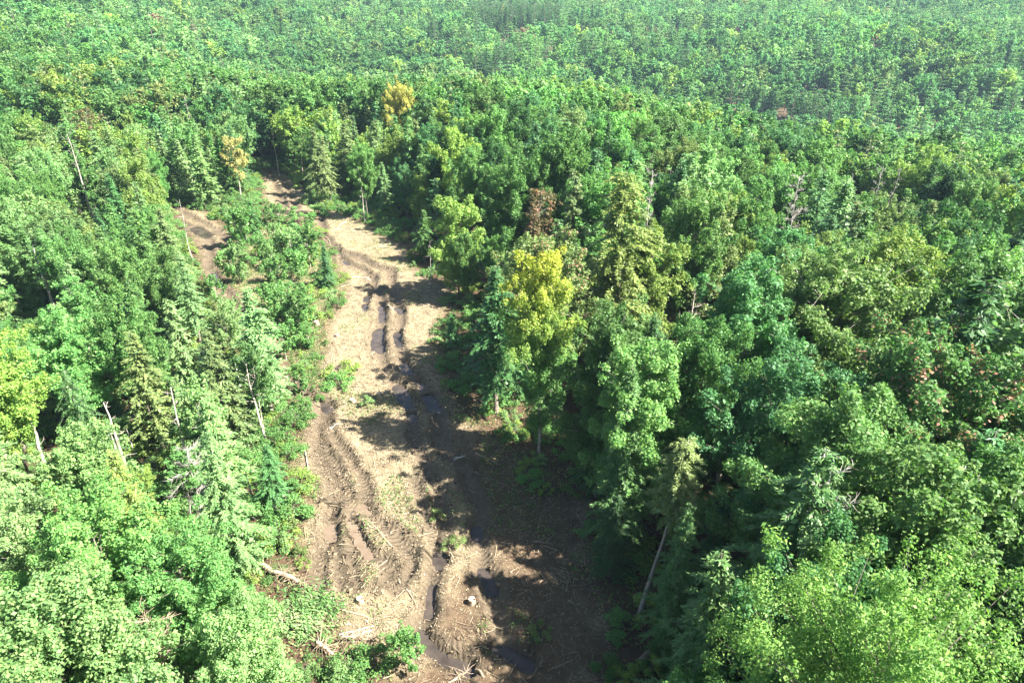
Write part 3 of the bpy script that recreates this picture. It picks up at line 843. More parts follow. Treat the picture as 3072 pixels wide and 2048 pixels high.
hero("spruce", P_SPRUCE, base=(985, 860), top=(965, 735), tint="blue green", label="dark blue green spruce at the left bank of the clearing", mark="bank spruce")
hero("maple", P_BIG, top=(230, 1490), H=15, tint="bright green", label="big bright maple crown in the lower left corner", mark="corner maple")
hero("maple", P_BIG, top=(500, 1590), H=13, tint="bright green", label="broad bright maple left of the fallen spruce log", mark="broad left maple")
hero("hemlock", 1, top=(620, 1290), H=13, tint="pale green", label="pale drooping hemlock left of the clearing edge", mark=None)
hero("hemlock", P_HEMD, top=(190, 1110), H=13, wide=.72, tint="mid green", label="wide blue green hemlock over the pale left trunks", mark=None)
hero("hemlock", 0, top=(330, 1345), H=14, tint="yellow green", label="straw tinted hemlock behind the corner maple", mark=None)
hero("maple", P_LEAFM, top=(60, 1760), H=15, tint="pale green", label="pale maple crown cut by the left edge at the bottom", mark=None)
hero("birch", 0, base=(797, 1310), top=(770, 1030), tint="mid green", label="forked pale birch standing at the side trail", mark="forked birch")
for bx, by, h_, kd, tn_, wd, lab in [(1850, 1650, 17, "hemlock", "mid green", .85, "dark hemlock at the right edge of the mud, above the leaning conifer"), (2000, 1960, 13, "hemlock", "mid green", .9, "shaded hemlock over the fallen trunks at the bottom"),
      (1830, 1730, 8, "hemlock", "dark green", 1.3, "low dark hemlock spreading over the edge of the shaded mud"),
      (2349, 1926, 20.5, "maple", "mid green", .95, "tall maple between the round blue green crown and the big corner birch"),
      (2110, 1800, 9.5, "hemlock", "dark green", .95, "dense shaded hemlock right of the leaning conifer"), (2040, 1560, 19, "maple", "mid green", .8, "tall maple right of the overhanging maple"),
      (1790, 1490, 17, "hemlock", "dark green", .8, "dark hemlock below the overhanging maple"),
      (2260, 1990, 16, "hemlock", "mid green", .85, "shaded hemlock left of the big corner birch"), (2120, 2170, 12, "hemlock", "mid green", .8, "dark hemlock cut by the bottom edge"), (2420, 1840, 19, "hemlock", "mid green", .85, "tall hemlock behind the big corner birch")]:
    hero(kd, int(bx), base=(bx, by), H=h_, tint=tn_, label=lab, wide=wd)

# ------------------------------------------------------------------ the rest of the forest
def too_open(x, y):
    return (signed(MAIN, x, y) > -1.6) | (signed(TRAIL, x, y) > -1.2) | (signed(ISLAND, x, y) > -.5)

def covers(px, py, rad_px):
    """does a crown blob drawn there hide cleared ground"""
    i0, i1 = int((px - rad_px) // 8), int((px + rad_px) // 8) + 1
    j0, j1 = int((py - rad_px) // 8), int((py + rad_px) // 8) + 1
    i0, i1, j0, j1 = max(i0, 0), min(i1, PM_W), max(j0, 0), min(j1, PM_H)
    if i0 >= i1 or j0 >= j1: return False
    return PROT[j0:j1, i0:i1].mean() * ((i1 - i0) * (j1 - j0)) / max(1.0, (2 * rad_px / 8) ** 2) > .06

def hexgrid(x0, x1, y0, y1, s, jit, g):
    ys = np.arange(y0, y1, s * .87)
    P = []
    for k, y in enumerate(ys):
        xs = np.arange(x0 + (k % 2) * s * .5, x1, s)
        P.append(np.stack([xs, np.full(len(xs), y)], -1))
    P = np.concatenate(P)
    c, sn = math.cos(.41), math.sin(.41)
    m_ = np.array([(x0 + x1) / 2, (y0 + y1) / 2])
    P = (P - m_) @ np.array([[c, sn], [-sn, c]]) + m_
    return P + g.uniform(-jit * s, jit * s, P.shape)

HOLES = [(1360, 175, 9), (2450, 290, 6)]
HOLES = [(p[0] * k, p[1] * k, r) for p, r in [(on_ground(a, b), r) for a, b, r in HOLES] for k in (1.0, 1 - .7 * r / math.hypot(p[0], p[1]), 1 - 1.5 * r / math.hypot(p[0], p[1]), 1 - 2.3 * r / math.hypot(p[0], p[1]))]
_h = from_top(2640, 555, 18)
for k in (7, 14, 21, 28): HOLES.append((_h[0] * (1 + k / math.hypot(_h[0], _h[1])), _h[1] * (1 + k / math.hypot(_h[0], _h[1])), 6.8))
STANDS = [np.array(q, float) for q in ([(1300, 105), (1345, 165), (1400, 205), (1520, 205)], [(2190, 285), (2340, 322), (2520, 385)], [(1435, 62), (1660, 68)])]
def stand(px, py):
    """1 in a dark conifer stand, -1 in the gap before it"""
    for q in STANDS:
        if q[0, 0] - 20 < px < q[-1, 0] + 20:
            v = py - np.interp(px, q[:, 0], q[:, 1])
            if -26 < v < 6: return 1
            if 6 <= v < 34: return -1
    return 0

SEEN = [  # outlines in which a notable tree stays in view: centre, half sizes, and where its foot is
 (1612,980,120,215,"b",1616,1360,0), (1640,735,110,45,"t",1650,705,18), (1620,640,60,85,"t",1625,560,17), (1885,720,115,200,"t",1885,512,23),
 (1850,1130,130,240,"t",1840,900,19), (1980,1200,80,190,"t",1960,1010,18), (2270,1020,120,250,"t",2275,770,20), (2590,900,190,150,"t",2560,745,19), (2700,735,60,40,"t",2700,705,20.5),
 (2410,1250,140,190,"t",2410,1060,18.5), (2870,1180,170,160,"t",2870,1010,19), (2450,1490,180,130,"t",2480,1345,20), (1990,1480,75,100,"b",1915,1850,0), (1950,1680,40,170,"b",1915,1850,0),
 (2720,1890,350,170,"t",2700,1725,23.5), (2385,600,50,75,"t",2400,530,20), (1948,560,26,55,"t",1948,510,20), (2640,540,85,32,"t",2660,500,19), (2080,890,55,140,"b",2062,1060,0),
 (250,530,35,125,"b",285,668,0), (130,840,45,110,"t",95,735,12.5), (325,1290,45,90,"t",300,1205,10.5), (520,1255,35,85,"t",503,1170,11), (245,1650,26,60,"t",227,1600,11.5), (320,1860,30,50,"t",303,1819,11.5), (785,1200,28,115,"b",800,1330,0),
 (240,345,26,28,"t",238,322,17), (565,700,18,100,"b",585,800,0), (833,470,12,65,"b",838,525,0), (430,1910,80,75,"t",430,1850,10), (560,1395,70,50,"t",560,1345,8), (145,1840,30,38,"t",128,1810,10.5),
 (760,665,45,60,"b",770,722,0), (972,800,48,70,"b",985,860,0), (695,470,45,68,"b",727,605,0), (720,570,10,40,"b",727,605,0), (1200,290,58,45,"t",1200,248,20.5), (880,345,35,40,"t",878,315,16),
 (870,1750,95,45,"b",870,1790,0), (2050,1860,220,170,"b",1800,1300,0), (2170,1720,90,60,"t",2170,1660,14), (240,1600,210,110,"t",230,1490,15), (870,1720,120,80,"b",880,1830,0), (2830,1440,110,80,"t",2830,1360,16)]
SEEN = [(a, b, c, d, float(np.hypot(*((on_ground(px, py) if m == "b" else from_top(px, py, h))[:2])))) for a, b, c, d, m, px, py, h in SEEN]
def hides(px, py, rad, dist):
    for a, b, c, d, ds in SEEN:
        if dist < ds - 1.5 and ((px - a) / (c + rad * .75)) ** 2 + ((py - b) / (d + rad * .6)) ** 2 < 1: return True
    return False

g2 = np.random.default_rng(77)
P = hexgrid(-330, 330, -150, 400, 5.0, .40, g2)
dd = np.hypot(P[:, 0], P[:, 1])
az = np.degrees(np.arctan2(P[:, 0], P[:, 1]))
P = P[(dd < 262) & (P[:, 1] > -14) & ~((P[:, 0] > -9) & (P[:, 0] < 7) & (P[:, 1] < 27)) & ((np.abs(az) < 44) | (dd < 78)) & ~too_open(P[:, 0], P[:, 1])]
BIRCH = [(t['x'], t['y']) for t in TREES if t['mark'] == 'big corner birch'][0]
hero_xy = np.array([(t["x"], t["y"]) for t in TREES])
hero_r = np.array([max(2.6, (t["proto"].R if isinstance(t["proto"], Proto) else 3) * .82) for t in TREES])
for x, y in P:
    if (np.hypot(hero_xy[:, 0] - x, hero_xy[:, 1] - y) < hero_r).any(): continue
    if any(math.hypot(x - a, y - b) < r for a, b, r in HOLES): continue
    if 8 < x < 15.5 and 29.5 < y < 36.5: continue
    if math.hypot(x - BIRCH[0] - 5.5, y - BIRCH[1] + .5) < 7.5: continue
    if math.hypot(x - hero_xy[0, 0] - 4.2, y - hero_xy[0, 1] + 1.2) < 5.2: continue
    d, a = math.hypot(x, y), math.degrees(math.atan2(x, y))
    q = project(np.array([x, y, 0]))
    left = x < -12 - max(0, (y - 60)) * .16 if y < 170 else False
    if not left and d < 130 and g2.random() < .32: continue
    u = g2.random()
    big = vnoise(np.array([x]), np.array([y]), 26, 55)[0]
    if left:
        kind = "maple" if u < .38 + big * .5 else ("birch" if u > .80 else "hemlock")
        H = g2.uniform(9.5, 15.5)
        if d < 140 and g2.random() < .20: continue
    else:
        kind = "maple" if u < .50 + big * .5 else ("birch" if u > .90 else ("pine" if u > .80 and d > 110 else "hemlock"))
        H = g2.uniform(13.5, 21) if d > 70 or x < 0 else g2.uniform(15, 24)
    if d > 170: kind = "maple" if u < .66 else ("pine" if u > .88 else kind)
    # the nearest rows keep lower so the drone's view of the cleared ground stays open
    z = tz(x, y)
    if not left and 66 < d < 160 and signed(MAIN, np.array([x]), np.array([y]))[0] > -11: H = g2.uniform(8, 12.5)
    if not left and 66 < d < 160 and signed(MAIN, np.array([x]), np.array([y]))[0] > -6 and g2.random() < .3: continue
    ok = False
    for _ in range(7):
        hit = False
        for f, rr in ((.95, .35), (.75, .8), (.5, 1.0), (.3, .8)):
            pp = project(np.array([x, y, z + H * f]))
            if pp[2] < 2: hit = True; break
            if covers(pp[0], pp[1], FPX / pp[2] * 3.2 * (H / 17) * rr) or hides(pp[0], pp[1], FPX / pp[2] * 2.8 * (H / 17) * rr, d): hit = True; break
        if not hit: ok = True; break
        H *= .8
        if H < 4.6: break
    if not ok: continue
    if kind == "maple":
        tint = g2.choice(["bright green", "mid green", "dark green", "blue green", "yellow green", "olive green", "pale green"],
                         p=[.37, .12, .0, .0, .22, .03, .26] if left else [.26, .34, .07, .13, .10, .05, .05])
    elif kind == "birch":
        tint = g2.choice(["bright green", "yellow green", "pale green", "olive green"])
    else:
        tint = g2.choice(["mid green", "dark green", "blue green", "olive green", "pale green"], p=[.24, .0, .14, .22, .40] if left else [.34, .22, .22, .16, .06])
    TREES.append(dict(kind=kind, proto=int(g2.integers(0, 99)), x=x, y=y, z=z, H=H, rot=g2.uniform(0, 6.28), tint=str(tint), label=None, tilt=(g2.normal() * .02, g2.normal() * .02),
                      wide=g2.uniform(.88, 1.2) * (1.15 if H < 9 else 1.0) * (.78 if left and kind == 'maple' else (.84 if kind == 'maple' and d < 130 else (1.15 if kind == 'hemlock' else 1.0))), hero=False, mark=None))

def proto_of(t):
    if isinstance(t["proto"], Proto): return t["proto"]
    d = math.hypot(t["x"], t["y"])
    lst = NEARP[t["kind"]] if d < 50 and t["kind"] in NEARP else (PR[t["kind"]] if d < 150 else MIDP[t["kind"]])
    return lst[t["proto"] % len(lst)]

# what each tree shows of itself: far-to-near stamping of crown outlines
W_, H_ = 768, 512
ids = np.full((H_, W_), -1, np.int32)
order = sorted(range(len(TREES)), key=lambda i: -math.hypot(TREES[i]["x"], TREES[i]["y"]))
yy, xx = np.mgrid[0:H_, 0:W_]
for i in order:
    t = TREES[i]; pr = proto_of(t); s = t["H"] / pr.H
    a = project(np.array([t["x"], t["y"], t["z"] + t["H"]])); b = project(np.array([t["x"], t["y"], t["z"] + t["H"] * .25]))
    if a[2] < 3 or b[2] < 3: t["show"] = 0; continue
    a2, b2 = a[:2] / 4, b[:2] / 4
    R_ = pr.R * s * t["wide"] * FPX / b[2] / 4 * .9
    c = (a2 + b2) / 2; hh = max(abs(b2[1] - a2[1]) / 2, R_ * .7)
    x0, x1 = int(max(0, c[0] - R_ - 2)), int(min(W_, c[0] + R_ + 3)); y0, y1 = int(max(0, c[1] - hh - 2)), int(min(H_, c[1] + hh + 3))
    if x0 >= x1 or y0 >= y1: continue
    sub = (((xx[y0:y1, x0:x1] - c[0]) / R_) ** 2 + ((yy[y0:y1, x0:x1] - c[1]) / hh) ** 2) < 1
    ids[y0:y1, x0:x1][sub] = i
cnt = np.bincount(ids[ids >= 0].ravel(), minlength=len(TREES))
for i, t in enumerate(TREES): t["show"] = int(cnt[i])

single, mass = [], []
LIMIT = {"maple": 290, "hemlock": 270, "birch": 90, "pine": 90, "spruce": 20}
for kind in LIMIT:
    lst = sorted([t for t in TREES if t["kind"] == kind], key=lambda t: (-int(t["hero"]), -t["show"]))
    for k, t in enumerate(lst):
        (single if t["hero"] or (k < LIMIT[kind] and t["show"] >= 26) else mass).append(t)

# ------------------------------------------------------------------ individual trees
def make_tree(t, name):
    pr = proto_of(t)
    s = t["H"] / pr.H
    e = empty(name, (t["x"], t["y"], t["z"]), t["rot"] if not t["tilt"][1] > .05 else 0.0, (s * t["wide"], s * t["wide"], s), t["tilt"])
    tm, cm = pr.split()
    a = link("trunk", tm, e); c = link("crown", cm, e)
    g = random.Random(int(abs(t["x"] * 731 + t["y"] * 977)))
    k = g.uniform(.82, 1.18)
    col = [max(.01, v * k * g.uniform(.93, 1.07)) for v in GREENS[t["tint"]]]
    c["tint"] = col
    t["obj"], t["col"] = e, col
    return e

KIND_NAME = {"maple": "maple_tree", "hemlock": "hemlock_tree", "birch": "birch_tree", "pine": "pine_tree", "spruce": "spruce_tree"}
MARKS = []     # named landmarks (x_px, y_px, words)
for t in single:
    o = make_tree(t, KIND_NAME[t["kind"]])
    tagp(o, t["label"], "tree", "forest trees")
    t["pp"] = project(np.array([t["x"], t["y"], t["z"] + t["H"] * .7]))
    if t["mark"]: MARKS.append((t["pp"][0], t["pp"][1], t["mark"]))

# ------------------------------------------------------------------ dead trees
def dead(base=None, top=None, H=10.0, r0=.12, nb=12, L=2.2, twigs=10, lo=.3, up=.55, mat=M_DEAD, label="", lean=0.0, seed=0, mark=None, name="dead_tree", tilt=(0, 0)):
    p = on_ground(*base) if base is not None else from_top(top[0], top[1], H)
    if base is not None and top is not None:
        d = fwd * FPX + np.array([1, 0, 0]) * (top[0] - CX) - upv * (top[1] - CY)
        H = CAM_H + d[2] * np.hypot(p[0], p[1]) / np.hypot(d[0], d[1]) - p[2]
    trunk, br = dead_tree_parts(seed, H, r0, nb, L, twigs, lo, up, lean)
    e = empty(name, p, 0, 1, tilt)
    link("trunk", trunk.mesh("dead_trunk", [mat], True), e)
    for b in br: link("branch", b.mesh("dead_branch", [mat]), e)
    tagp(e, label, "tree", "dead and bare trees")
    if mark:
        q = project(p + np.array([0, 0, H * .7])); MARKS.append((q[0], q[1], mark))
dead(top=(2400, 530), H=20, r0=.16, nb=22, L=2.6, twigs=24, lo=.5, up=.4, label="pale grey snag with a haze of fine twigs in the right forest", seed=1, mark="pale grey snag")
dead(top=(1948, 510), H=20, r0=.14, nb=20, L=1.8, twigs=22, lo=.5, up=.5, label="narrow grey dead tree behind the tallest hemlock", seed=2)
dead(top=(2660, 500), H=19, r0=.15, nb=12, L=2.6, twigs=8, lo=.62, up=1.1, label="bare white forked snag at the rim of the dark hole", seed=3, mark="white forked snag")
dead(top=(2575, 525), H=17, r0=.12, nb=9, L=2.0, twigs=6, lo=.6, up=1.1, label="smaller bare snag left of the white forked snag", seed=4)
dead(top=(2700, 505), H=19, r0=.12, nb=10, L=2.2, twigs=8, lo=.6, up=1.2, label="bare snag right of the white forked snag", seed=5)
dead(base=(2062, 1060), top=(2075, 720), r0=.15, nb=16, L=2.4, twigs=12, lo=.3, up=.7, mat=M_PALE, label="white barked bare tree with spreading dry branches", seed=6, mark="white bare tree")
dead(base=(285, 668), top=(215, 400), r0=.2, nb=9, L=2.4, twigs=6, lo=.55, up=1.0, mat=M_PALE, label="tall pale forked dead trunk in the left woods", seed=7, mark="pale forked trunk")
dead(base=(585, 800), top=(545, 600), r0=.10, nb=7, L=1.2, twigs=4, lo=.3, mat=M_PALE, label="thin pale pole tree standing at the left side trail", seed=8, mark="thin pale pole")
dead(base=(838, 525), top=(828, 385), r0=.10, nb=6, L=1.0, twigs=4, lo=.5, mat=M_PALE, label="straight white pole tree at the head of the clearing", seed=9, mark="white pole tree")
dead(base=(1095, 665), top=(1092, 500), r0=.10, nb=6, L=1.2, twigs=4, lo=.4, mat=M_PALE, label="thin pale tree against the dark forest edge", seed=10)
dead(base=(1293, 842), top=(1290, 720), r0=.06, nb=6, L=1.0, twigs=4, lo=.5, mat=M_PALE, label="thin pale stem beside the sunlit bank", seed=11)
dead(top=(95, 735), H=12.5, r0=.26, nb=6, L=1.5, twigs=5, lo=.25, mat=M_PALE, label="thick broken pale trunk near the left edge", seed=12, mark="broken pale trunk")
dead(top=(300, 1205), H=10.5, r0=.22, nb=6, L=1.4, twigs=5, lo=.3, mat=M_PALE, label="pale snag in the lower left woods", seed=13, mark="lower left pale snag")
dead(top=(318, 1270), H=8.5, r0=.16, nb=4, L=1.2, twigs=4, lo=.3, mat=M_PALE, label="short pale snag leaning by the lower left pale snag", seed=14)
dead(top=(503, 1170), H=11, r0=.16, nb=6, L=1.2, twigs=6, lo=.4, mat=M_PALE, label="slim pale snag above the dry grey brush", seed=15)
dead(base=(405, 1370), top=(392, 1280), r0=.10, nb=4, L=1.2, twigs=6, lo=.3, mat=M_DEAD, label="short grey stub between the pale snags", seed=16)
dead(base=(800, 1330), top=(765, 1085), r0=.14, nb=6, L=1.4, twigs=5, lo=.5, mat=M_PALE, label="forked white trunk by the side trail", seed=17)
dead(top=(40, 1170), H=9.5, r0=.2, nb=4, L=1.2, twigs=4, lo=.3, mat=M_PALE, label="pale stub at the left edge of the photo", seed=18)
dead(top=(128, 1810), H=10.5, r0=.2, nb=2, L=.8, twigs=3, lo=.5, mat=M_PALE, label="cut pale stub in a dark gap at the lower left", seed=19)
dead(base=(760, 1510), top=(745, 1410), r0=.11, nb=4, L=.9, twigs=4, lo=.3, mat=M_PALE, label="pale stem among saplings left of the mud", seed=20)
dead(top=(227, 1600), H=11.5, r0=.13, nb=5, L=1.0, twigs=4, lo=.5, mat=M_PALE, label="pale stem rising through the corner maple", seed=31)
dead(top=(303, 1819), H=11.5, r0=.15, nb=4, L=.9, twigs=4, lo=.5, mat=M_PALE, label="pale broken stem right of the cut pale stub", seed=32)
dead(top=(735, 1995), H=9, r0=.14, nb=4, L=.9, twigs=4, lo=.5, mat=M_PALE, label="pale stem at the bottom edge under the broad left maple", seed=33)
dead(top=(560, 1345), H=8, r0=.09, nb=22, L=2.2, twigs=22, lo=.2, up=.2, mat=M_DEAD, label="dry grey brushy dead tree left of the mud", seed=21, mark="dry grey brush")
dead(top=(430, 1850), H=10, r0=.09, nb=26, L=2.4, twigs=26, lo=.1, up=.7, mat=M_TWIG, label="straw coloured dead brush crown at the bottom left", seed=22, mark="straw brush crown")
dead(top=(2480, 1395), H=19, r0=.14, nb=16, L=2.8, twigs=16, lo=.5, up=.5, label="dead grey limbs standing inside the ragged hemlock", seed=23)
dead(top=(3040, 1440), H=19, r0=.14, nb=10, L=2.2, twigs=8, lo=.4, up=.9, mat=M_PALE, label="pale curved bare tree at the right edge", seed=24)
dead(top=(2860, 1400), H=19, r0=.2, nb=14, L=2.4, twigs=14, lo=.4, up=.4, label="silver grey dead tree over the big corner birch", seed=25)
dead(top=(2800, 1160), H=18, r0=.12, nb=8, L=2.0, twigs=9, lo=.6, up=.5, label="silvery dead top in front of the pink flushed maple", seed=26)
dead(top=(118, 250), H=17, r0=.12, nb=10, L=1.6, twigs=10, lo=.4, up=.5, mat=M_PALE, label="pale dead tree far up the left hillside", seed=27)
dead(top=(820, 205), H=17, r0=.12, nb=14, L=1.7, twigs=16, lo=.4, up=.5, label="ash grey dead tree among the far canopy", seed=28)
dead(top=(560, 290), H=18, r0=.12, nb=8, L=1.6, twigs=6, lo=.5, up=.9, mat=M_PALE, label="pale branching dead tree beyond the orange birch", seed=29)
for k, (bx, by, tx_, ty_) in enumerate([(560, 560, 545, 420), (655, 430, 648, 350), (1238, 610, 1232, 470), (480, 560, 462, 470), (610, 425, 604, 340), (770, 440, 756, 380), (1000, 600, 993, 500)]):
    dead(base=(bx, by), top=(tx_, ty_), r0=.10, nb=5, L=1.2, twigs=4, lo=.5, mat=M_PALE, seed=40 + k,
         label=["thin pale trunk left of the orange birch", "thin pale trunk above the orange birch", "pale trunk in the dark forest edge at the bend", "pale trunk left of the side trail top",
                "slender pale trunk farther up from the orange birch", "pale trunk just beyond the clearing head", "pale trunk at the right side of the clearing head"][k])

# ------------------------------------------------------------------ forest mass (far woods and what the frame hardly shows)
def make_instancer(name, pts, protos, idx, rot, scl, tint, kind="stuff", label=None):
    coll = bpy.data.collections.new(name + "_kinds")
    names = []
    for k, pr in enumerate(protos):
        o = bpy.data.objects.new("%s_kind.%03d" % (name, k), pr.joined()); coll.objects.link(o)
    me = bpy.data.meshes.new(name)
    me.vertices.add(len(pts)); me.vertices.foreach_set("co", np.asarray(pts, np.float32).ravel())
    for nm, ty, arr in (("pick", 'INT', idx), ("turn", 'FLOAT', rot)):
        at = me.attributes.new(nm, ty, 'POINT'); at.data.foreach_set("value", np.asarray(arr).astype(np.int32 if ty == 'INT' else np.float32))
    at = me.attributes.new("size", 'FLOAT_VECTOR', 'POINT'); at.data.foreach_set("vector", np.asarray(scl, np.float32).ravel())
    at = me.attributes.new("tint", 'FLOAT_COLOR', 'POINT')
    at.data.foreach_set("color", np.concatenate([np.asarray(tint, np.float32), np.ones((len(pts), 1), np.float32)], 1).ravel())
    ob = link(name, me)
    ng = bpy.data.node_groups.new(name, 'GeometryNodeTree')
    ng.interface.new_socket("Geometry", in_out='INPUT', socket_type='NodeSocketGeometry')
    ng.interface.new_socket("Geometry", in_out='OUTPUT', socket_type='NodeSocketGeometry')
    gi, go = ng.nodes.new("NodeGroupInput"), ng.nodes.new("NodeGroupOutput")
    ci = ng.nodes.new("GeometryNodeCollectionInfo"); ci.inputs[0].default_value = coll
    ci.inputs["Separate Children"].default_value = True; ci.inputs["Reset Children"].default_value = True
    ip = ng.nodes.new("GeometryNodeInstanceOnPoints"); ip.inputs["Pick Instance"].default_value = True
    def na(nm, ty):
        n = ng.nodes.new("GeometryNodeInputNamedAttribute"); n.data_type = ty; n.inputs[0].default_value = nm
        return n.outputs[0]
    cx = ng.nodes.new("ShaderNodeCombineXYZ"); ng.links.new(na("turn", 'FLOAT'), cx.inputs[2])
    er = ng.nodes.new("FunctionNodeEulerToRotation"); ng.links.new(cx.outputs[0], er.inputs[0])
    L = ng.links.new
    L(gi.outputs[0], ip.inputs["Points"]); L(ci.outputs[0], ip.inputs["Instance"])
    L(na("pick", 'INT'), ip.inputs["Instance Index"]); L(er.outputs[0], ip.inputs["Rotation"])
    L(na("size", 'FLOAT_VECTOR'), ip.inputs["Scale"]); L(ip.outputs[0], go.inputs[0])
    md = ob.modifiers.new("scatter", 'NODES'); md.node_group = ng
    ob["kind"] = kind
    if label: ob["label"] = label
    return ob

plist = []
def pidx(pr):
    if pr not in plist: plist.append(pr)
    return plist.index(pr)
pts, idx, rot, scl, tin = [], [], [], [], []
for t in mass:
    pr = proto_of(t)
    if pr in NEARP['maple'] + NEARP['hemlock'] + NEARP['birch']: pr = PR[t['kind']][t['proto'] % len(PR[t['kind']])]
    s = t["H"] / pr.H
    pts.append((t["x"], t["y"], t["z"])); idx.append(pidx(pr)); rot.append(t["rot"]); scl.append((s * t["wide"], s * t["wide"], s)); tin.append(GREENS[t["tint"]])
make_instancer("forest", pts, plist, idx, rot, scl, tin, label="lesser trees filling the near forest")

plist = []
g3 = np.random.default_rng(5)
P = hexgrid(-1000, 1000, -320, 1500, 7.0, .48, g3)
dd = np.hypot(P[:, 0], P[:, 1]); az = np.degrees(np.arctan2(P[:, 0], P[:, 1]))
P = P[(dd > 260) & (dd < np.where(az < -22, 760, 1010)) & (np.abs(az) < 43)]
Z = terrain(P[:, 0], P[:, 1])
big = vnoise(P[:, 0], P[:, 1], 60, 61) + .6 * vnoise(P[:, 0], P[:, 1], 22, 62)
PP = project(np.stack([P[:, 0], P[:, 1], Z + 12], -1))
pts, idx, rot, scl, tin = [], [], [], [], []
for (x, y), z, b, pp in zip(P, Z, big, PP):
    if any(math.hypot(x - a, y - c) < r for a, c, r in HOLES): continue
    u = g3.random()
    st = stand(pp[0], pp[1])
    if st < 0 and u < .75: continue
    d = math.hypot(x, y)
    kind = "maple" if u < .64 - b * .55 else ("pine" if u < .84 else "hemlock")
    src = MIDP if d < 330 else FARP
    pr = src[kind][int(g3.integers(0, len(src[kind])))]
    s = g3.uniform(.55, 1.3)
    if kind == "maple": t = GREENS[str(g3.choice(["bright green", "mid green", "blue green", "yellow green", "pale green", "olive green"], p=[.14, .30, .32, .05, .14, .05]))]
    else: t = GREENS[str(g3.choice(["mid green", "dark green", "blue green"], p=[.3, .35, .35]))]
    if st > 0: kind = 'pine' if u < .6 else 'hemlock'; pr = src[kind][0]; s = g3.uniform(.95, 1.2); t = GREENS['dark green']
    k = g3.uniform(1.05, 1.4) * (1 + .5 * float(b)) if st == 0 else 1.0  # haze put into leaf colour: distant tints lightened
    t = [v * k for v in t]
    if 1690 < pp[0] < 2260 and 70 < pp[1] < 112 and g3.random() < .8:
        t = [.20, .17, .09]; s *= .5
    r_ = g3.random()
    if r_ < .0012: t = [.42, .34, .08]
    elif r_ < .003: t = [.24, .16, .11]
    pts.append((x, y, z)); idx.append(pidx(pr)); rot.append(g3.uniform(0, 6.28)); w_ = g3.uniform(1.0, 1.4); scl.append((s * w_, s * w_, s)); tin.append(t)
make_instancer("woods", pts, plist, idx, rot, scl, tin, label="far off wooded hillside fading into haze")

# undergrowth under and between the trees
g4 = np.random.default_rng(15)
P = hexgrid(-190, 150, -60, 290, 1.8, .45, g4)
az = np.degrees(np.arctan2(P[:, 0], P[:, 1]))
sM, sT = signed(MAIN, P[:, 0], P[:, 1]), signed(TRAIL, P[:, 0], P[:, 1])
leftish = P[:, 0] < -12 - np.maximum(0, (P[:, 1] - 60)) * .16
keep = ((np.abs(az) < 43) | (np.hypot(P[:, 0], P[:, 1]) < 75)) & (P[:, 1] > 14) & (np.maximum(sM, sT) < -.3) & (g4.random(len(P)) < np.where(leftish, .9, np.where(np.maximum(sM, sT) > -5, .42, .16))) & (np.hypot(P[:, 0], P[:, 1]) < 190)
keep &= (signed(ISLAND, P[:, 0], P[:, 1]) < 0) | (g4.random(len(P)) < .16)
P = P[keep]
pp = project(np.stack([P[:, 0], P[:, 1], np.full(len(P), 1.2)], -1))
k2 = np.array([not covers(a, b, FPX / c * 1.0) for a, b, c in pp])
P = P[k2]; leftish = leftish[keep][k2]
Z = terrain(P[:, 0], P[:, 1])
tn = np.array([GREENS[str(g4.choice(["bright green", "mid green", "yellow green", "pale green"], p=[.45, .25, .2, .1]))] for _ in range(len(P))])
sc = g4.uniform(.55, 1.25, len(P))[:, None] * np.ones(3)
make_instancer("undergrowth", np.column_stack([P, Z - .05]), SHRUBS, g4.integers(0, 4, len(P)), g4.uniform(0, 6.28, len(P)), sc, tn, label="leafy undergrowth between the trees")

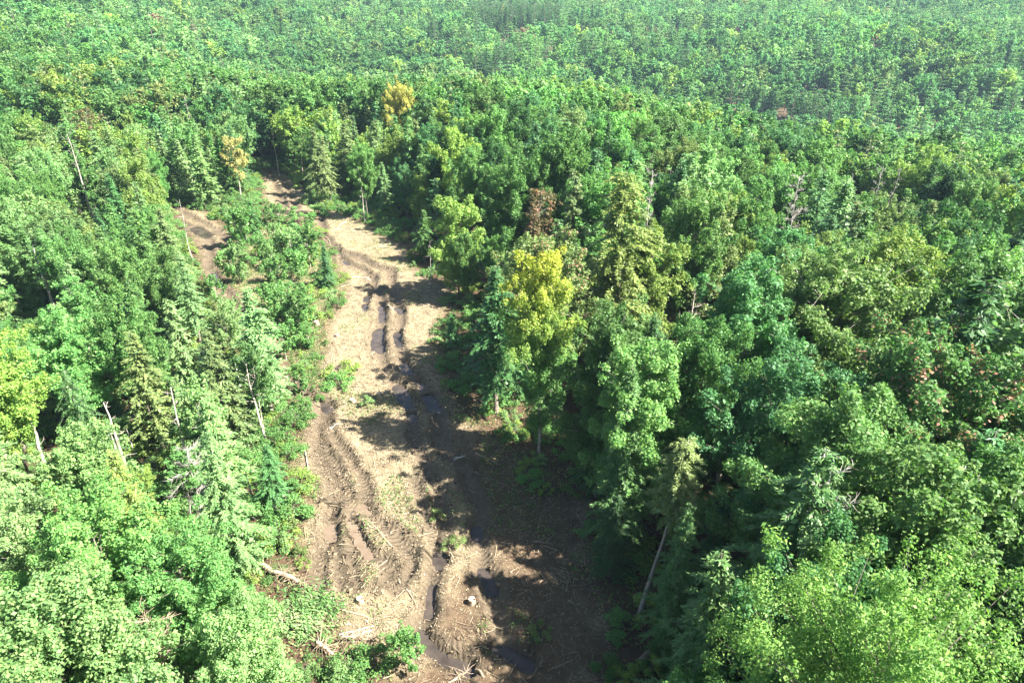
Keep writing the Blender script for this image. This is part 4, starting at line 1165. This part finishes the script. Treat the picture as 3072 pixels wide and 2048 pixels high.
# ------------------------------------------------------------------ shrubs and saplings at the clearing
LEAFY = []
def leafy(name, pr, x, y, s, tint, label=None):
    e = empty(name, (x, y, gz_at(x, y)), random.uniform(0, 6.28), s)
    tm, cm = pr.split()
    link("stem" if name == "shrub" else "trunk", tm, e); c = link("foliage" if name == "shrub" else "crown", cm, e)
    k = random.uniform(.85, 1.2)
    c["tint"] = [v * k for v in GREENS[tint]]
    tagp(e, label, "shrub" if name == "shrub" else "sapling", "shrubs along the clearing" if name == "shrub" else "saplings along the clearing")
    q = project(np.array([x, y, 1.0 * s]))
    LEAFY.append(dict(obj=e, pp=q, tint=tint, kind=name, label=label, H=s))
    return e
NOTED = [("shrub", 900, 985, 1.5, "bright green"), ("shrub", 890, 940, 1.2, "bright green"), ("shrub", 930, 895, 1.3, "yellow green"), ("shrub", 1030, 1120, 1.4, "yellow green"), ("shrub", 1020, 1160, 1.2, "bright green"),
  ("shrub", 1100, 1215, .7, "pale green"), ("shrub", 915, 545, 1.6, "yellow green"), ("shrub", 925, 600, 1.5, "pale green"), ("shrub", 950, 640, 1.5, "bright green"), ("shrub", 890, 665, 1.7, "bright green"),
  ("shrub", 850, 740, 1.6, "bright green"), ("shrub", 790, 760, 1.4, "yellow green"), ("shrub", 880, 780, 1.6, "pale green"), ("shrub", 1175, 1950, .9, "bright green"), ("shrub", 1090, 2010, 1.1, "mid green"),
  ("shrub", 1585, 1410, .8, "yellow green"), ("shrub", 1600, 1450, .9, "bright green"), ("shrub", 1640, 1480, .6, "yellow green"), ("shrub", 1360, 1640, .5, "olive green"), ("shrub", 1620, 1900, .6, "olive green"),
  ("shrub", 865, 1560, 1.3, "bright green"), ("shrub", 880, 1490, 1.0, "bright green"), ("shrub", 900, 1450, .9, "yellow green"), ("shrub", 830, 1620, 1.2, "yellow green"), ("shrub", 1310, 1545, .5, "olive green"),
  ("sapling", 1240, 2010, .62, "bright green"), ("sapling", 910, 1180, .8, "mid green"), ("sapling", 860, 1080, .9, "bright green"), ("sapling", 940, 790, .8, "mid green"), ("sapling", 690, 1000, 1.0, "mid green"),
  ("sapling", 760, 1120, 1.0, "pale green"), ("sapling", 900, 760, .8, "blue green"), ("sapling", 930, 1050, .7, "bright green")]
for i, (nm, a, b, s, tn_) in enumerate(NOTED):
    p = unproj(a, b, 0)
    leafy(nm, (SHRUBS[i % 4] if nm == "shrub" else SAPLINGS[i % 3]), p[0], p[1], s, tn_)
g5 = np.random.default_rng(91)
lo, hi = ISLAND.min(0), ISLAND.max(0)
cnt_s = 0
while cnt_s < 88:
    x, y = g5.uniform(lo, hi)
    if not inside(ISLAND, np.array([x]), np.array([y]))[0]: continue
    if g5.random() < .68: leafy("shrub", SHRUBS[int(g5.integers(0, 4))], x, y, g5.uniform(.4, 1.1), str(g5.choice(["bright green", "yellow green", "pale green", "olive green"])))
    else: leafy("sapling", SAPLINGS[int(g5.integers(0, 3))], x, y, g5.uniform(.6, 1.15), str(g5.choice(["bright green", "pale green", "mid green"])))
    cnt_s += 1
for i in range(len(TRAIL)):                              # saplings screening the side trail
    a, b = TRAIL[i], TRAIL[(i + 1) % len(TRAIL)]
    for k in range(int(np.hypot(*(b - a)) / 3.2)):
        p = a + (b - a) * g5.random() + g5.normal(size=2) * .8
        if signed(MAIN, p[:1], p[1:])[0] > -.5 or g5.random() < .2 or np.hypot(*p) > 92: continue
        if g5.random() < .5: leafy("sapling", SAPLINGS[int(g5.integers(0, 3))], p[0], p[1], g5.uniform(.45, .95), str(g5.choice(["bright green", "pale green", "mid green"])))
        else: leafy("shrub", SHRUBS[int(g5.integers(0, 4))], p[0], p[1], g5.uniform(.5, 1.0), str(g5.choice(["bright green", "yellow green", "pale green"])))
LOWP = gpoly([(700,1760),(870,1620),(930,1800),(1000,1960),(1090,2060),(760,2060)])
for q in range(26):
    p = g5.uniform(LOWP.min(0), LOWP.max(0))
    if not inside(LOWP, p[:1], p[1:])[0]: continue
    leafy("shrub", SHRUBS[int(g5.integers(0, 4))], p[0], p[1], g5.uniform(.45, .95), str(g5.choice(["bright green", "mid green", "pale green"])))
edge = MAIN
for i in range(len(edge) - 1):
    a, b = edge[i], edge[i + 1]
    n = int(np.hypot(*(b - a)) / 2.6)
    for k in range(n):
        p = a + (b - a) * g5.random() + g5.normal(size=2) * .7
        if g5.random() < .35 or p[1] < 24: continue
        sd = signed(MAIN, p[:1], p[1:])[0]
        if sd > .6 or sd < -2.2: continue
        leafy("shrub", SHRUBS[int(g5.integers(0, 4))], p[0], p[1], g5.uniform(.3, .85), str(g5.choice(["bright green", "yellow green", "pale green", "mid green", "olive green"])))

# ------------------------------------------------------------------ logs, branches, stumps
def log_obj(p, q, r, mat, label, name="log", knots=3, lift=.0, cat="log", seed=0):
    g = np.random.default_rng(seed + 900)
    a = np.array([p[0], p[1], gz_at(p[0], p[1]) + r * .7 + lift]); b = np.array([q[0], q[1], gz_at(q[0], q[1]) + r * .6])
    n = 5
    P = np.array([a + (b - a) * k / (n - 1) for k in range(n)])
    P[1:-1] += g.normal(size=(n - 2, 3)) * np.array([.06, .06, .03]) * np.linalg.norm(b - a) * .25
    P[1:-1, 2] = np.maximum(P[1:-1, 2], [gz_at(v[0], v[1]) + r * .5 for v in P[1:-1]])
    m = MB(); tube(m, P - a, np.linspace(r, r * .6, n), 7)
    o = link(name, m.mesh(name, [mat, M_CUT], True)); o.location = a
    if mat in (M_LOG, M_PALE):
        nq = len(o.data.polygons); sides = 7 * (n - 1)
        for k in range(sides, nq): o.data.polygons[k].material_index = 1; o.data.polygons[k].use_smooth = False
    for k in range(knots):
        t = g.uniform(.2, .95); s = P[0] + (P[-1] - P[0]) * t - a
        d = nrm(g.normal(size=3) + np.array([0, 0, .6])); l = g.uniform(.3, .9)
        m2 = MB(); tube(m2, [s, s + d * l * .5, s + d * l + g.normal(size=3) * .1], [r * .35, r * .25, .01], 4, False)
        link("branch", m2.mesh("log_branch", [mat]), o)
    tagp(o, label, cat, "logs and branches left on the cleared ground")
    return o
LOGS = [((1087,1535),(1179,1642),.06,M_STICKS,"long pale branch slanting between two ruts"),((1100,1573),(1156,1604),.06,M_LOG,"dark stick crossing under the long pale branch"),
 ((1179,1542),(1230,1535),.06,M_STICKS,"short pale stick on the straw right of the silty puddle"),((1018,1902),(1122,1876),.08,M_PALE,"pale pole lying near the bottom of the sunlit mud"),
 ((1040,1912),(1118,1888),.06,M_PALE,"thinner pole just below the pale pole"),((1013,1821),(1118,1852),.06,M_STICKS,"bent dry branch above the two pale poles"),
 ((1352,1975),(1383,2048),.07,M_LOG,"broken stick standing in the lower shaded water"),((1429,2000),(1452,2034),.12,M_LOG,"orange brown log end in the lower shaded water"),
 ((1220,1770),(1253,1821),.05,M_LOG,"reddish stick at the edge of the round shadow"),((1362,1369),(1394,1374),.13,M_PALE,"short pale log in the shade"),((1426,1360),(1496,1393),.09,M_LOG,"grey pole in the shade below the sunlit strip"),
 ((988,1279),(1029,1271),.07,M_PALE,"pale stick across the top of the left ruts"),((1032,1269),(1040,1289),.05,M_STICKS,"small stick beside the pale stick across the ruts"),((896,1243),(965,1205),.06,M_STICKS,"thin pole leading down to the square grey puddle"),
 ((1053,829),(1112,834),.08,M_PALE,"pale pole left of the bend in the track"),((1010,864),(1072,846),.06,M_STICKS,"dry branch below the bank spruce"),((1165,920),(1180,934),.08,M_PALE,"small pale log between the ruts by the shadow"),
 ((975,700),(1000,735),.08,M_LOG,"dark log along the upper rut"),((912,1337),(932,1427),.07,M_PALE,"white pole on the left bank of the ruts"),((1004,684),(1040,654),.08,M_PALE,"pale pole under the forest edge at the clearing head"),
 ((1090,745),(1250,735),.09,M_LOG,"grey log in the shade of the upper forest edge"),((1140,735),(1210,722),.07,M_STICKS,"thin pale pole lying in the upper shade"),((1705,1800),(1722,1810),.07,M_LOG,"small stick in the deep shade"),
 ((1600,1620),(1660,1630),.07,M_LOG,"dim log in the middle of the shade"),((1240,1560),(1262,1520),.05,M_STICKS,"stick at the lower edge of the straw patch"),((1330,1640),(1360,1670),.06,M_STICKS,"branch by the grey puddle"),
 ((1920,1993),(2027,1896),.32,M_LOG,"thick fallen trunk in the deep shade at the bottom"),((1950,2010),(2040,1925),.26,M_LOG,"second thick trunk beside the fallen trunk in deep shade"),((1880,1560),(1960,1600),.1,M_LOG,"dim pole under the overhanging maple")]
for k, (a, b, r, m_, lab) in enumerate(LOGS):
    p, q = unproj(*a), unproj(*b)
    log_obj(p, q, r, m_, lab, seed=k, name="log" if r >= .08 else "fallen_branch", cat="log" if r >= .08 else "branch")

def brush_log(a, b, r, lab, seed, nbr=40, mat=M_TWIG, bl=1.3, green=None):
    p, q = unproj(*a), unproj(*b)
    o = log_obj(p, q, r, M_TWIG, lab, name="fallen_tree", knots=0, lift=.55, cat="fallen tree", seed=seed)
    g = np.random.default_rng(seed)
    ax = np.array([q[0] - p[0], q[1] - p[1], -.4]); L = np.linalg.norm(ax)
    m = MB()
    for k in range(nbr * 3):
        t = g.random(); s = ax * t
        d = nrm(ax / L * .5 + g.normal(size=3) * np.array([.8, .8, .6])); l = bl * g.uniform(.4, 1.2) * (1.2 - t * .6)
        e = s + d * l; e[2] = max(e[2], -.5)
        tube(m, [s, s + d * l * .5 + [0, 0, .1], e], [.02, .014, .006], 3, False)
    link("branches", m.mesh("dry_branches", [mat]), o)
    if green:
        m = MB(); n = 900
        t = g.random(n); s = ax * t[:, None] + g.normal(size=(n, 3)) * np.array([.7, .7, .25])
        leaves(m, s, np.array([0, 0, 1.0]) + g.normal(size=(n, 3)) * .4, .35, g, aspect=.3, axis=ax + g.normal(size=(n, 3)) * 2)
        c = link("foliage", m.mesh("fallen_foliage", [M_NEEDLE]), o); c["tint"] = GREENS[green]
brush_log((784, 1705), (955, 1778), .20, "fallen spruce log bristling with dry branches at the left of the mud", 1)
brush_log((955, 1940), (1042, 1997), .12, "fallen spruce top with comb like dry twigs at the bottom", 2, 30)
brush_log((900, 1800), (985, 1830), .09, "fallen green conifer top on the lower left bank", 3, 20, M_TWIG, 1.0, "mid green")
brush_log((820, 1860), (960, 1890), .09, "felled conifer branches with grey green needles", 4, 30, M_TWIG, 1.2, "pale green")
brush_log((1400, 2020), (1330, 2060), .08, "dark brush heap in the lower shaded water", 5, 26, M_TWIG, 1.0)
brush_log((1030, 1925), (1130, 1915), .08, "dry slash heap under the two pale poles", 6, 30, M_TWIG, 1.0)
brush_log((720, 2000), (800, 1930), .09, "tangled grey brush at the bottom left", 7, 34, M_DEAD, 1.3, "olive green")

def stump(px, py, r, h, lab):
    p = unproj(px, py); m = MB(); n = 9
    tube(m, [[0, 0, -.3], [0, 0, 0], [0, 0, h * .4], [0, 0, h]], [r * 1.5, r * 1.3, r * 1.05, r], n, False)
    o = link("stump", m.mesh("stump", [M_LOG], True)); o.location = (p[0], p[1], gz_at(p[0], p[1]))
    th = np.arange(n) * 2 * math.pi / n
    V = [[0, 0, h + .012]] + [[math.cos(t) * r * .97, math.sin(t) * r * .97, h + .004] for t in th]
    c = MB()
    c.quads(V, [[0, 1 + k, 1 + (k + 1) % n, 1 + (k + 2) % n] for k in range(0, n - 1, 2)])
    link("cut_face", c.mesh("cut_face", [M_CUT]), o)
    tagp(o, lab, "stump", "tree stumps")
stump(1139, 1196, .30, .75, "tall cut stump left of the shaded blue puddle")
stump(1058, 1206, .28, .4, "low pale stump left of the tall cut stump")
stump(951, 978, .33, .7, "stump beside the bright shrubs of the left bank")
stump(1080, 1800, .25, .35, "small pale stump below the wide ruts")
stump(1416, 1805, .25, .4, "stump catching a sun fleck in the big shade")
stump(1012, 1010, .22, .35, "small stump among the straw of the left bank")
stump(1290, 860, .24, .4, "stump on the sunlit bank by the thin pale stem")

# bleached slash mound on the left bank
# ------------------------------------------------------------------ slash, litter and ground plants
def scatter(n, g, polys, lo_y=20):
    out = []
    for poly, k in polys:
        lo, hi = poly.min(0), poly.max(0)
        got = 0
        while got < n * k:
            P = g.uniform(lo, hi, (4000, 2)); P = P[inside(poly, P[:, 0], P[:, 1])]
            d = np.hypot(P[:, 0], P[:, 1])
            P = P[g.random(len(P)) < np.clip(70 / d, .15, 1.0) ** 1.6]
            out.append(P); got += len(P)
    return np.concatenate(out)
g6 = np.random.default_rng(31)
POLYS = [(MAIN, .84), (TRAIL, .06), (ISLAND, .10)]
P = scatter(15000, g6, POLYS); n = len(P)
z, cl, mud = ground_height(P[:, 0], P[:, 1])
kp = (g6.random(n) > mud * .85) & (g6.random(n) < .25 + cl)
P, z = P[kp], z[kp]; n = len(P)
th = g6.uniform(0, 6.28, n)
for _ in range(70):                                    # tangles: sticks gathered in heaps
    k = int(g6.integers(0, n)); m_ = int(g6.integers(25, 75)); sel = g6.integers(0, n, m_)
    P[sel] = P[k] + g6.normal(size=(m_, 2)) * g6.uniform(.35, 1.1); th[sel] = g6.uniform(0, 6.28) + g6.normal(size=m_) * .55
z = ground_height(P[:, 0], P[:, 1])[0]; l = np.exp(g6.normal(-.95, .55, n)).clip(.12, 1.9); r = (.010 + .012 * l * g6.uniform(.5, 1.3, n)).clip(.008, .05)
D = np.stack([np.cos(th), np.sin(th), g6.normal(size=n) * .12], -1) * l[:, None] * .5
S_ = np.stack([-np.sin(th), np.cos(th), np.zeros(n)], -1) * r[:, None]; U_ = np.array([0, 0, 1.0]) * r[:, None]
C = np.column_stack([P, z + r + .02 + np.abs(g6.normal(size=n)) * .05])
ring = [S_ - U_ * .6, -S_ - U_ * .6, U_ * 1.1]
V = np.stack([C - D + q for q in ring] + [C + D + q * .7 for q in ring], 1).reshape(-1, 3)
b = np.arange(n)[:, None] * 6
F = np.concatenate([b + np.array([[0, 1, 4, 3]]), b + np.array([[1, 2, 5, 4]]), b + np.array([[2, 0, 3, 5]])], 0)
m = MB(); m.quads(V, F)
o = link("debris", m.mesh("slash_sticks", [M_STICKS])); tagp(o, "dry sticks and slash strewn over the cleared ground", None, None, "stuff")
P = scatter(120000, g6, POLYS); n = len(P)
z, cl, mud = ground_height(P[:, 0], P[:, 1])
kp = (g6.random(n) > mud * .8) & (g6.random(n) < .12 + cl)
P, z = P[kp], z[kp]; n = len(P)
m = MB()
leaves(m, np.column_stack([P, z + .03 + g6.random(n) * .05]), np.array([0, 0, 1.0]) + g6.normal(size=(n, 3)) * .45, np.exp(g6.normal(-2.45, .4, n)).clip(.04, .24), g6, aspect=.42)
o = link("litter", m.mesh("litter", [M_CHIPS])); tagp(o, "straw coloured wood chips and dead leaves on the mud", None, None, "stuff")
P = scatter(16000, g6, [(MAIN, .88), (TRAIL, .12)]); n = len(P)
z, cl, mud = ground_height(P[:, 0], P[:, 1])
kp = (g6.random(n) < .12 + .8 * mud) & (z > -.42)
P, z = P[kp], z[kp]; n = len(P)
cube = np.array([[x, y, w] for w in (-1, 1) for x, y in ((-1, -1), (1, -1), (1, 1), (-1, 1))], float) * .5
rs = np.exp(g6.normal(-2.6, .5, n)).clip(.03, .26)
V = cube[None] * rs[:, None, None] * np.array([1.25, 1.1, .6]) * g6.uniform(.35, 1.4, (n, 8, 3))
a = g6.uniform(0, 6.28, n); ca, sa = np.cos(a)[:, None], np.sin(a)[:, None]
V = np.stack([V[..., 0] * ca - V[..., 1] * sa, V[..., 0] * sa + V[..., 1] * ca, V[..., 2]], -1) + np.column_stack([P, z + rs * .12])[:, None]
F = (np.arange(n)[:, None, None] * 8 + np.array([[0, 3, 2, 1], [4, 5, 6, 7], [0, 1, 5, 4], [1, 2, 6, 5], [2, 3, 7, 6], [3, 0, 4, 7]])[None]).reshape(-1, 4)
m = MB(); m.quads(V.reshape(-1, 3), F)
o = link("clods", m.mesh("clods", [M_CLOD])); tagp(o, "clods of churned mud thrown up along the ruts", None, None, "stuff")
# forest floor leaf litter and low plants in the clearing
P = scatter(24000, g6, [(MAIN, .62), (TRAIL, .06), (ISLAND, .32)])
band = g6.uniform((-75, 18), (24, 190), (190000, 2))
sb = np.maximum(signed(MAIN, band[:, 0], band[:, 1]), signed(TRAIL, band[:, 0], band[:, 1]))
band = band[(sb < .5) & (sb > -7) & (g6.random(len(band)) < np.clip(60 / np.hypot(band[:, 0], band[:, 1]), .1, 1) * np.where(band[:, 0] < -14, .95, .7))]
P = np.concatenate([P, band]); nb_ = len(band); n = len(P)
z, cl, mud = ground_height(P[:, 0], P[:, 1])
pn = vnoise(P[:, 0], P[:, 1], 5.5, 71) + .5 * vnoise(P[:, 0], P[:, 1], 1.8, 72)
isl = inside(ISLAND, P[:, 0], P[:, 1]); isl[-nb_:] = True
kp = (g6.random(n) > mud * 1.2) & ((pn > .14) | isl)
P, z = P[kp], z[kp]; n = len(P)
m = MB()
rep = 3
Pr = np.repeat(P, rep, 0) + g6.normal(size=(n * rep, 2)) * .16
zr = np.repeat(z, rep) + g6.uniform(.05, .38, n * rep)
leaves(m, np.column_stack([Pr, zr]), np.array([0, 0, 1.0]) + g6.normal(size=(n * rep, 3)) * .5, g6.uniform(.09, .24, n * rep), g6, aspect=.5)
o = link("weeds", m.mesh("weeds", [M_GRASS])); tagp(o, "low green weeds and grass tufts in the clearing", None, None, "stuff")

# ------------------------------------------------------------------ labels that single out each remaining tree and shrub
LAND = MARKS + [(1160, 830, "bend in the muddy track"), (850, 630, "puddle at the clearing head"), (600, 690, "side trail puddle"), (1210, 1180, "shaded blue puddles"),
    (1080, 1600, "long silty puddle"), (1700, 1420, "shaded clearing edge"), (1350, 175, "dark ravine gap"), (2640, 480, "dark hole in the forest"), (2180, 1400, "dark hollow"), (2330, 1930, "black gap by the big birch"),
    (860, 1745, "fallen spruce log"), (0, 0, "top left corner of the photo"), (3072, 0, "top right corner of the photo"), (3072, 700, "right edge of the photo"), (0, 900, "left edge of the photo")]
LANDXY = np.array([(a, b) for a, b, _ in LAND])
ORD = ["nearest", "second", "third", "fourth", "fifth", "sixth", "seventh", "eighth", "ninth", "tenth", "eleventh", "twelfth", "thirteenth", "fourteenth", "fifteenth"]
DIRS = ["right of", "below right of", "below", "below left of", "left of", "above left of", "above", "above right of"]
def words_for(items, noun):
    cells = {}
    for t in items:
        q = np.array(t["pp"][:2]); d = np.hypot(*(LANDXY - q).T)
        k = int(np.argmin(d)); v = q - LANDXY[k]
        s = int(round(math.degrees(math.atan2(v[1], v[0])) / 45)) % 8
        cells.setdefault((k, s, t["tint"]), []).append((d[k], t))
    for (k, s, tint), lst in cells.items():
        lst.sort(key=lambda e: e[0])
        for i, (_, t) in enumerate(lst):
            o_ = ORD[min(i, len(ORD) - 1)]
            lab = "%s %s %s%s %s the %s" % (o_, t["size"], tint, noun, "", LAND[k][2]) if False else "%s%s %s %s the %s" % ("" if len(lst) == 1 else o_ + " ", t["size"] + " " + tint, noun, DIRS[s], LAND[k][2])
            t["obj"]["label"] = lab.strip()
for kind in KIND_NAME:
    its = [t for t in single if t["kind"] == kind and not t["label"]]
    for t in its: t["size"] = "tall" if t["H"] > 16.5 else ("short" if t["H"] < 11.5 else "medium")
    words_for(its, {"maple": "maple", "hemlock": "hemlock", "birch": "birch", "pine": "pine", "spruce": "spruce"}[kind])
for kind in ("shrub", "sapling"):
    its = [t for t in LEAFY if t["kind"] == kind]
    for t in its: t["size"] = "large" if t["H"] > 1.15 else ("small" if t["H"] < .7 else "leafy")
    words_for(its, kind)

# ------------------------------------------------------------------ haze
mh, nt, out = mat_base("thin_air")
pv = N(nt, "ShaderNodeVolumePrincipled")
pv.inputs["Color"].default_value = (.58, .82, 1.0, 1)
pv.inputs["Density"].default_value = .00011
pv.inputs["Anisotropy"].default_value = .1
nt.links.new(pv.outputs[0], out.inputs["Volume"])
X, Y0, Y1, Z0, Z1 = 2150, -2000, 2350, -32, 125
m = MB()
V = [(-X, Y0, Z0), (X, Y0, Z0), (X, Y1, Z0), (-X, Y1, Z0), (-X, Y0, Z1), (X, Y0, Z1), (X, Y1, Z1), (-X, Y1, Z1)]
m.quads(V, [[3, 2, 1, 0], [4, 5, 6, 7], [0, 1, 5, 4], [1, 2, 6, 5], [2, 3, 7, 6], [3, 0, 4, 7]])
hz = link("haze", m.mesh("haze", [mh])); hz["kind"] = "stuff"

print("TRIS trees single", len(single), "mass", len(mass), "far", len(idx), "objects", len(bpy.data.objects),
      "tris", sum(len(me.polygons) * 2 for me in bpy.data.meshes))
